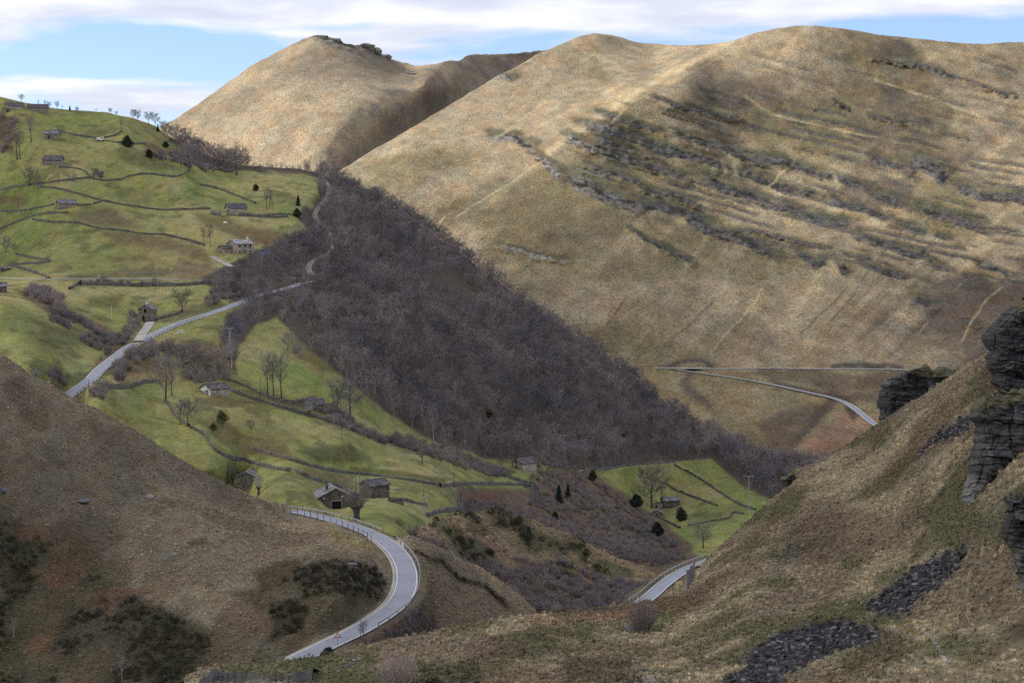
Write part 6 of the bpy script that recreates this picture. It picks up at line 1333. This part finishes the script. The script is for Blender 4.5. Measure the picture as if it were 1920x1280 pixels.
# ================================================================== POLES, SIGN, SMALL THINGS
def pole(u, v, hpx, label, sh=None, arm=0.0, mat=M_post, r=.10, name='utility_pole', cat='utility pole'):
    sh = sh or mid; p = sh.at([u], [v])[0]; h = hpx * p[1] / F; root = new_obj(name, None); root.location = p; tag(root, label, cat)
    mb = MB(); mb.tube([(0, 0, -.4), (0, 0, h)], [r, r * .7], 6); mb.build('pole', mat, root)
    if arm:
        mb = MB(); mb.tube([(-arm, 0, h - .25), (0, 0, h - .1), (arm, 0, h - .25)], .06, 4); mb.build('crossarm', mat, root)
        for x in (-arm, 0, arm):
            mb = MB(); mb.tube([(x, 0, h - .2), (x, 0, h + .12)], .07, 5); mb.build('insulator', M_steel, root)
    return root
pole(167, 745, 34, 'dark pole standing at the edge of the road', arm=.0, r=.11); pole(488, 756, 44, 'wooden pole left of the three ash trees', r=.11); pole(641, 826, 36, 'wooden pole in the field below the ruined barn', r=.10)
pole(851, 915, 34, 'pole beside the straight dark wall', r=.10); pole(729, 936, 34, 'thin pole right of the small square barn', r=.08); pole(209, 599, 28, 'white pole left of the stone hut', mat=M_lime, r=.09); pole(794, 931, 16, 'short thin post in the grass right of the small square barn', r=.07)
pole(1384, 968, 16, 'thin post at the foot of the right field', r=.08); pole(185, 521, 9, 'small white marker post on the flat lane', mat=M_lime, r=.14, name='marker_post', cat='marker post'); pole(289, 604, 26, 'thin pole just right of the stone hut', r=.06)
pole(442, 738, 22, 'thin pole by the wall right of the white barn', r=.06); pole(1135, 880, 28, 'faint thin pole at the lower edge of the wood', r=.09)
def lattice(u, v, hpx, label, arm, w=.55):
    p = mid.at([u], [v])[0]; h = hpx * p[1] / F; root = new_obj('power_pylon', None); root.location = p; tag(root, label, 'pylon'); n = 7
    for sx in (-1, 1):
        for sy in (-1, 1):
            mb = MB(); mb.tube([(sx * w, sy * w, -.5), (sx * w * .35, sy * w * .35, h)], .05, 4); mb.build('leg', M_steel, root)
    mb = MB()
    for k in range(n):
        z0, z1 = h * k / n, h * (k + 1) / n; a, b = w * (1 - .65 * k / n), w * (1 - .65 * (k + 1) / n)
        for s in (-1, 1): mb.tube([(-a, s * a, z0), (b, s * b, z1)], .03, 3); mb.tube([(s * a, a, z0), (s * b, -b, z1)], .03, 3)
    mb.build('bracing', M_steel, root); mb = MB(); mb.tube([(-arm, 0, h + .2), (0, 0, h), (arm, 0, h + .2)], .08, 4); mb.build('crossarm', M_steel, root)
    for x in (-arm, arm, 0): mb = MB(); mb.tube([(x, 0, h + .15), (x, 0, h - .35)], .06, 5); mb.build('insulator', M_steeld, root)
    return p + np.array([0, 0, h])
t1 = lattice(1058, 866, 50, 'grey lattice pylon in front of the wood', 1.9); t2 = lattice(1404, 962, 70, 'tall slim pylon with a cross arm in the right field', 2.0, .4); t3 = lattice(431, 664, 48, 'pale slim pylon on the bank above the white barn', 1.0, .35)
for s, (a, b) in enumerate(((t1, t2),)):
    for x in (-1.8, 1.8):
        L_ = [tuple(a * (1 - k) + b * k + np.array([x, 0, -5.0 * 4 * k * (1 - k) - .3])) for k in np.linspace(0, 1, 15)]; mb = MB(); mb.tube(L_, .018, 3); o = mb.build('power_line', M_steeld); tag(o, 'thin power line between the two pylons, ' + ('left' if x < 0 else 'right') + ' wire', 'power line')
# warning sign at the road edge
M_red = simple_mat('sign_red', (.45, .03, .03), .4); M_signw = simple_mat('sign_white', (.75, .74, .72), .4); M_black = simple_mat('sign_black', (.02, .02, .02), .5)
p = near.at([633], [1213])[0]; root = new_obj('warning_sign', None); root.location = p; tag(root, 'red edged triangular warning sign on a post at the road edge', 'road sign')
mb = MB(); mb.tube([(0, 0, -.3), (0, 0, 1.25)], .035, 6); mb.build('post', M_steeld, root)
def tri(s, y, mat, nm, z=1.28): 
    mb = MB(); h = s * .866; mb.add([(-s / 2, y, z), (s / 2, y, z), (0, y, z + h), (-s / 2, y + .02, z), (s / 2, y + .02, z), (0, y + .02, z + h)], [(0, 1, 2), (5, 4, 3), (0, 3, 4, 1), (1, 4, 5, 2), (2, 5, 3, 0)]); return mb.build(nm, mat, root)
tri(.9, 0, M_red, 'plate', 1.15); tri(.56, -.012, M_signw, 'face', 1.25)
mb = MB(); mb.box((0, -.02, 1.42), (.05, .01, .2)); mb.build('symbol', M_black, root)
pole(579, 1232, 9, 'tiny marker post with a flat head by the bottom of the road', sh=near, arm=.12, r=.05, name='marker_post', cat='marker post')
def small(name, label, cat, parts, u, v, sh=None, rz=0):
    root = new_obj(name, None); root.location = (sh or mid).at([u], [v])[0]; root.rotation_euler = (0, 0, rz); tag(root, label, cat)
    for pn, mat, boxes in parts:
        mb = MB()
        for b in boxes: mb.box(*b)
        mb.build(pn, mat, root)
small('picnic_table', 'white concrete table and bench beside the climbing road', 'table', [('slab', M_lime, [((0, 0, .05), (3.6, 1.8, .14))]), ('table_top', M_lime, [((.3, .2, .8), (1.9, .9, .1))]), ('leg', M_lime, [((-.3, .2, .4), (.2, .7, .8))]), ('leg', M_lime, [((.9, .2, .4), (.2, .7, .8))])], 336, 624, rz=.1)
def van(label, u, v, rz, s=1.0):
    root = new_obj('parked_van', None); p = mid.at([u], [v])[0]; root.location = p; root.rotation_euler = (0, 0, rz); root.scale = (s, s, s); tag(root, label, 'van')
    mb = MB(); prof = [(-2.1, .35), (2.1, .35), (2.15, .9), (1.5, 1.05), (1.0, 1.8), (-2.05, 1.85), (-2.15, .6)]; n = len(prof)
    mb.add([(x, -.85, z) for x, z in prof] + [(x, .85, z) for x, z in prof], [tuple(range(n)), tuple(range(2 * n - 1, n - 1, -1))] + [(i + n, (i + 1) % n + n, (i + 1) % n, i) for i in range(n)]); mb.build('body', M_signw, root)
    mb = MB(); mb.box((.6, 0, 1.42), (.9, 1.74, .5)); mb.build('window', M_black, root)
    for x in (-1.4, 1.4):
        for y in (-.8, .8): mb = MB(); mb.tube([(x, y - .1, .33), (x, y + .1, .33)], .33, 12); mb.build('wheel', M_black, root)
van('small white van parked under the bright top pasture', 189, 264, .1, .9)
small('blue_tarpaulin', 'bright blue tarpaulin frame right of the farmhouse', 'tarpaulin', [('sheet', simple_mat('blue_tarpaulin', (.20, .34, .62), .5, .25, 2.0), [((0, .3, 1.0), (3.6, 1.8, .1)), ((0, -.6, .5), (3.6, .1, 1.0))]), ('frame', M_steel, [((-1.8, 1.1, .5), (.08, .08, 1.1)), ((1.8, 1.1, .5), (.08, .08, 1.1))])], 498, 477, rz=.05)
def boulder(u, v, s, label, mat, sh=None, seed=1, flat=.5):
    rnd = random.Random(seed); import bmesh as _b
    bm = _b.new(); _b.ops.create_icosphere(bm, subdivisions=2, radius=s)
    for w in bm.verts:
        n_ = vnoise(np.array([[w.co.x / s * 1.3 + seed, w.co.y / s * 1.3, w.co.z / s * 1.3]]), seed)[0]; w.co *= 1 + .28 * n_; w.co.z *= flat
    me = bpy.data.meshes.new('boulder'); bm.to_mesh(me); bm.free(); me.materials.append(mat); o = new_obj('boulder', me); o.location = (sh or mid).at([u], [v])[0] + np.array([0, 0, s * flat * .35]); o.rotation_euler = (0, 0, seed); return tag(o, label, 'boulder')
M_rockp = simple_mat('pale_boulder', (.26, .25, .235), .9, .3, 2.0, .5, bscale=4); M_rockg = simple_mat('grey_boulder', (.13, .13, .14), .9, .35, 1.5, .6, bscale=3)
boulder(422, 418, 1.0, 'white boulder on the field under the whitewashed barn', simple_mat('white_stone', (.75, .75, .73), .8), seed=3); boulder(741, 917, .8, 'pale boulder in the grass right of the small square barn', M_rockp, seed=4)
boulder(156, 940, 1.0, 'dark flat boulder on the left of the brown slope', M_rockg, near, 5, .4); boulder(280, 933, .7, 'small grey boulder in the middle of the brown slope', M_rockp, near, 6, .6); boulder(327, 1040, .45, 'tiny pale boulder low on the brown slope', M_rockp, near, 7, .6)
boulder(4, 920, .8, 'dark boulder at the left edge of the brown slope', M_rockg, near, 8, .5); boulder(660, 1058, .9, 'pale slab lying at the top of the dark hollow', M_rockg, near, 9, .25); boulder(45, 255, .6, 'pale stone left of the grey roofed barn', M_rockp, mid, 10)
boulder(1212, 1172, .55, 'grey boulder right of the many stemmed bush', M_rockg, fore, 12, .7); boulder(1180, 1182, .6, 'dark boulder left of the many stemmed bush', M_rockg, fore, 13, .7)
for k, (u, v, s) in enumerate([(646, 1240, .28), (655, 1236, .22), (664, 1239, .26), (660, 1246, .3), (674, 1235, .2), (651, 1249, .24)]): boulder(u, v, s, 'pale boulder in the heap above the bottom rock ledge', M_rockg if k % 2 else M_rockp, fore, 20 + k, .7)['group'] = 'heap of pale boulders'

# ================================================================== CRAGS
def rock_mat(name):
    m, t, b = mat_base(name, .9, .25); at = N(t, 'ShaderNodeAttribute', attribute_name='cover'); g = N(t, 'ShaderNodeNewGeometry'); mp = N(t, 'ShaderNodeMapping'); mp.inputs['Scale'].default_value = (1, 1, 2.5); t.links.new(g.outputs['Position'], mp.inputs['Vector'])
    n = N(t, 'ShaderNodeTexNoise', i_Scale=1.6, i_Detail=8.0, i_Roughness=.7); t.links.new(mp.outputs[0], n.inputs['Vector']); r = ramp(t, n.outputs['Fac'], [(.3, .45), (.5, .95), (.72, 1.7)]); c_ = mixc(t, 1.0, at.outputs['Color'], r.outputs['Color'], 'MULTIPLY'); t.links.new(c_, b.inputs['Base Color'])
    bp = N(t, 'ShaderNodeBump'); bp.inputs['Strength'].default_value = 1.0; bp.inputs['Distance'].default_value = .25; t.links.new(n.outputs['Fac'], bp.inputs['Height']); t.links.new(bp.outputs[0], b.inputs['Normal']); return m
M_crag = rock_mat('bedded_sandstone')
def crag(label, d0, left, right, top, bot, seed, thick=.035, amp=.012, grass_top=.10, nu=170, nv=260, bed=.55, dslope=0.0, dip=.10):
    """left/right: polylines of v -> u; top/bot: photo v; a bedded cliff with blocks, ledges, a rounded side and a back"""
    lv = np.array(left, float); rv = np.array(right, float); V = np.linspace(top, bot, nv)[:, None] * np.ones((1, nu)); jn = fbm(np.stack([np.arange(nu) * 1.0, np.zeros(nu)], 1), 26, 4, seed + 60); V = V + (5.0 * jn + 4.0 * np.floor(1.6 * jn * 2) / 2)[None] * (1 - (V - top) / (bot - top)); uL = np.interp(V[:, 0], lv[:, 1], lv[:, 0]); uR = np.interp(V[:, 0], rv[:, 1], rv[:, 0]); t = np.linspace(0, 1, nu); U = uL[:, None] + (uR - uL)[:, None] * t
    s = np.linspace(0, 1, nv)[:, None] * np.ones((1, nu)); m = d0 / F
    X = (U - CX) * m; Z = -(V - HZ) * m; XZ = np.stack([X, Z], -1)
    Xw = X + .55 * fbm(XZ, 2.6, 4, seed + 21); Zb = Z + X * dip + .8 * fbm(np.stack([X, Z * .6], -1), 7, 4, seed) + .12 * fbm(XZ, .8, 3, seed + 22)
    def blocks(bd, w0, sd):
        lay = np.floor(Zb / bd + 1.1 * vnoise(np.stack([X / 6, Z / 3], -1), sd)); fr = Zb / bd + 1.1 * vnoise(np.stack([X / 6, Z / 3], -1), sd); fr = fr - np.floor(fr)
        bw = w0 * (.7 + 1.8 * _hash(lay, lay * 0, lay * 0, sd + 1)); ph = _hash(lay, lay * 0 + 3, lay * 0, sd); cell = np.floor(Xw / bw + ph * 9); fx = Xw / bw + ph * 9 - cell
        return lay, _hash(lay, cell, lay * 0, sd + 2), np.minimum(np.minimum(fx, 1 - fx) * bw / .12, np.minimum(fr, 1 - fr) * bd / .10).clip(0, 1)
    lay, h1, j1 = blocks(bed * 1.9, 1.7, seed); lay2, h2, j2 = blocks(bed * .62, .7, seed + 40)
    patchy = sstep(-.3, .35, fbm(XZ, 4, 3, seed + 50)); ledge = _hash(np.floor(lay / 2), lay * 0, lay * 0, seed + 5); hsh = h1 * .55 + h2 * .45; joint = (.45 + .55 * j1) * (.7 + .3 * j2 * patchy + .3 * (1 - patchy))
    disp = (h1 - .5) * .75 * (.4 + .6 * patchy) + (h2 - .5) * .5 * patchy + (ledge - .5) * .9 + 1.8 * fbm(XZ, 5, 5, seed + 9) + .6 * fbm(np.stack([X, Z * 1.8], -1), 1.2, 4, seed + 10) - (1 - joint) * .7
    edge = 1 - np.sqrt(np.clip(1 - np.clip(1 - t / .22, 0, 1) ** 2, 0, 1)); topr = 1 - np.sqrt(np.clip(1 - np.clip(1 - s / .12, 0, 1) ** 2, 0, 1))
    D = d0 * (1 + edge[None, :] * thick + topr * thick * .9 + dslope * (1 - s)) - disp * amp * 60
    U2 = U + (_hash(lay, lay * 0, lay * 0, seed + 7) - .5) * 9.0 * (1 - t[None]) ** 5 * 1.3 + fbm(np.stack([V, V * 0], -1), 16, 4, seed + 71) * 5 * (1 - t[None]) ** 4
    P = rays(U2, V) * D[..., None]
    back = P[:, :1] + np.array([4.0, 11, -2.0]); P = np.concatenate([back, P], 1)
    topb = P[:1] + np.array([1.5, 7, -2.5]); P = np.concatenate([topb, P], 0)
    c = np.full(D.shape + (3,), .10); val = (.45 + .95 * hsh * hsh); c = np.array((.066, .064, .066)) * val[..., None]; c = mixw(c, (.23, .225, .22), sstep(.25, .6, fbm(np.stack([X, Z * .6], -1), 5, 4, seed + 3)) * .6); c = c * (.42 + .58 * joint)[..., None]
    up = np.zeros(D.shape); dD = np.gradient(D, axis=0) ; up = sstep(.0, .35, -dD) 
    gn = sstep(-.15, .3, fbm(np.stack([X, Z * 1.5], -1), 4, 3, seed + 4)) * .85
    gm = np.clip(sstep(grass_top, grass_top * .45, s + .04 * fbm(np.stack([X, Z], -1), 3, 3, 8)) + up * gn, 0, 1)
    c = mixw(c, (.085, .078, .036), gm * .9)
    c = np.concatenate([c[:, :1], c], 1); c = np.concatenate([c[:1], c], 0)
    R, Cc = P.shape[:2]; i = np.arange(R * Cc).reshape(R, Cc); f = np.stack([i[1:, :-1], i[1:, 1:], i[:-1, 1:], i[:-1, :-1]], -1).reshape(-1, 4)
    o = new_obj('rock_cliff', mesh_from('rock_cliff', P.reshape(-1, 3), f, [M_crag], col_attr={'cover': c.reshape(-1, 3)})); tag(o, label, 'cliff'); return o
crag('upper dark bedded cliff at the right edge, topmost of the cliffs there', 206, [(1925, 560), (1905, 572), (1890, 584), (1868, 600), (1848, 618), (1843, 632), (1846, 645), (1852, 658), (1850, 668), (1857, 690), (1861, 720), (1866, 745), (1878, 766), (1890, 775)], [(1990, 540), (1990, 800)], 562, 800, 1, nu=150, nv=230)
crag('tall lower cliff with grassy ledge at the right edge, in front of the dark scree', 165, [(1860, 738), (1838, 748), (1824, 764), (1820, 780), (1828, 795), (1824, 830), (1820, 870), (1814, 905), (1810, 938), (1812, 960)], [(1990, 730), (1990, 960)], 738, 958, 2, nu=190, nv=240, bed=.5, dslope=.05, grass_top=.16)
crag('nearest grey rock face at the right edge below the tall cliff', 121, [(1900, 925), (1878, 934), (1890, 950), (1880, 985), (1877, 1006), (1892, 1030), (1898, 1060), (1908, 1090), (1912, 1140)], [(1990, 920), (1990, 1140)], 926, 1140, 3, nu=120, nv=230, bed=.4)
crag('dark rocky knob with a grass cap beyond the crest of the near slope', 300, [(1720, 688), (1690, 696), (1668, 708), (1653, 718), (1645, 738), (1643, 755), (1646, 780), (1652, 800)], [(1800, 680), (1800, 800)], 689, 800, 4, nu=150, nv=130, bed=.8, grass_top=.2)
crag('black rock ledge under the grass at the bottom of the picture', 153, [(378, 1262), (380, 1275), (384, 1330)], [(590, 1262), (575, 1330)], 1262, 1330, 5, nu=240, nv=90, bed=.35, grass_top=.05, thick=.012, dslope=.10, amp=.005)
crag('small rocky step on the crest of the near slope', 283, [(1474, 890), (1470, 902), (1474, 918), (1480, 935)], [(1500, 885), (1512, 905), (1510, 920), (1495, 935)], 888, 934, 6, nu=60, nv=60, bed=.5, thick=.02, grass_top=.25)
crag('small dark rock face above the lower road', 268, [(1296, 1062), (1292, 1074), (1296, 1092)], [(1330, 1056), (1322, 1072), (1306, 1092)], 1058, 1092, 7, nu=50, nv=50, bed=.4, thick=.015, grass_top=.2)

# rocky summit of the far hill
def crag_knob(u, v, w, h, label, seed):
    import bmesh as _b
    bm = _b.new(); _b.ops.create_icosphere(bm, subdivisions=4, radius=1.0); co = np.array([x.co[:] for x in bm.verts]); lay = np.floor(co[:, 2] * 5 + vnoise(co * 2, seed)); k = 1 + .22 * (_hash(lay, lay * 0, lay * 0, seed) - .5) + .30 * fbm(co, .9, 4, seed)
    co = co * k[:, None] * np.array([w, w * .8, h])
    for x, q in zip(bm.verts, co): x.co = q
    me = bpy.data.meshes.new('rock_outcrop'); bm.to_mesh(me); bm.free(); me.materials.append(simple_mat('summit_rock', (.16, .145, .125), .9, .4, .12, .8, bscale=.2, bdist=2.0)); o = new_obj('rock_outcrop', me); o.location = far.at([u], [v])[0] + np.array([0, 12, 0]); return tag(o, label, 'rock outcrop')
crag_knob(600, 72, 13, 7, 'pale rocky point on the very summit of the far peak', 3); crag_knob(622, 77, 14, 6, 'rocks just right of the summit point of the far peak', 4); crag_knob(648, 87, 12, 5, 'small rocks on the right shoulder of the far peak', 5)
crag_knob(683, 91, 17, 8, 'larger dark knob of rock on the ridge right of the far peak', 6); crag_knob(697, 97, 14, 8, 'dark rock joined to the right of the larger knob on the far ridge', 7); crag_knob(719, 107, 11, 6, 'last small dark knob down the ridge of the far peak', 8); crag_knob(950, 142, 9, 4, 'rocks on the left shoulder of the opposite hill', 9)
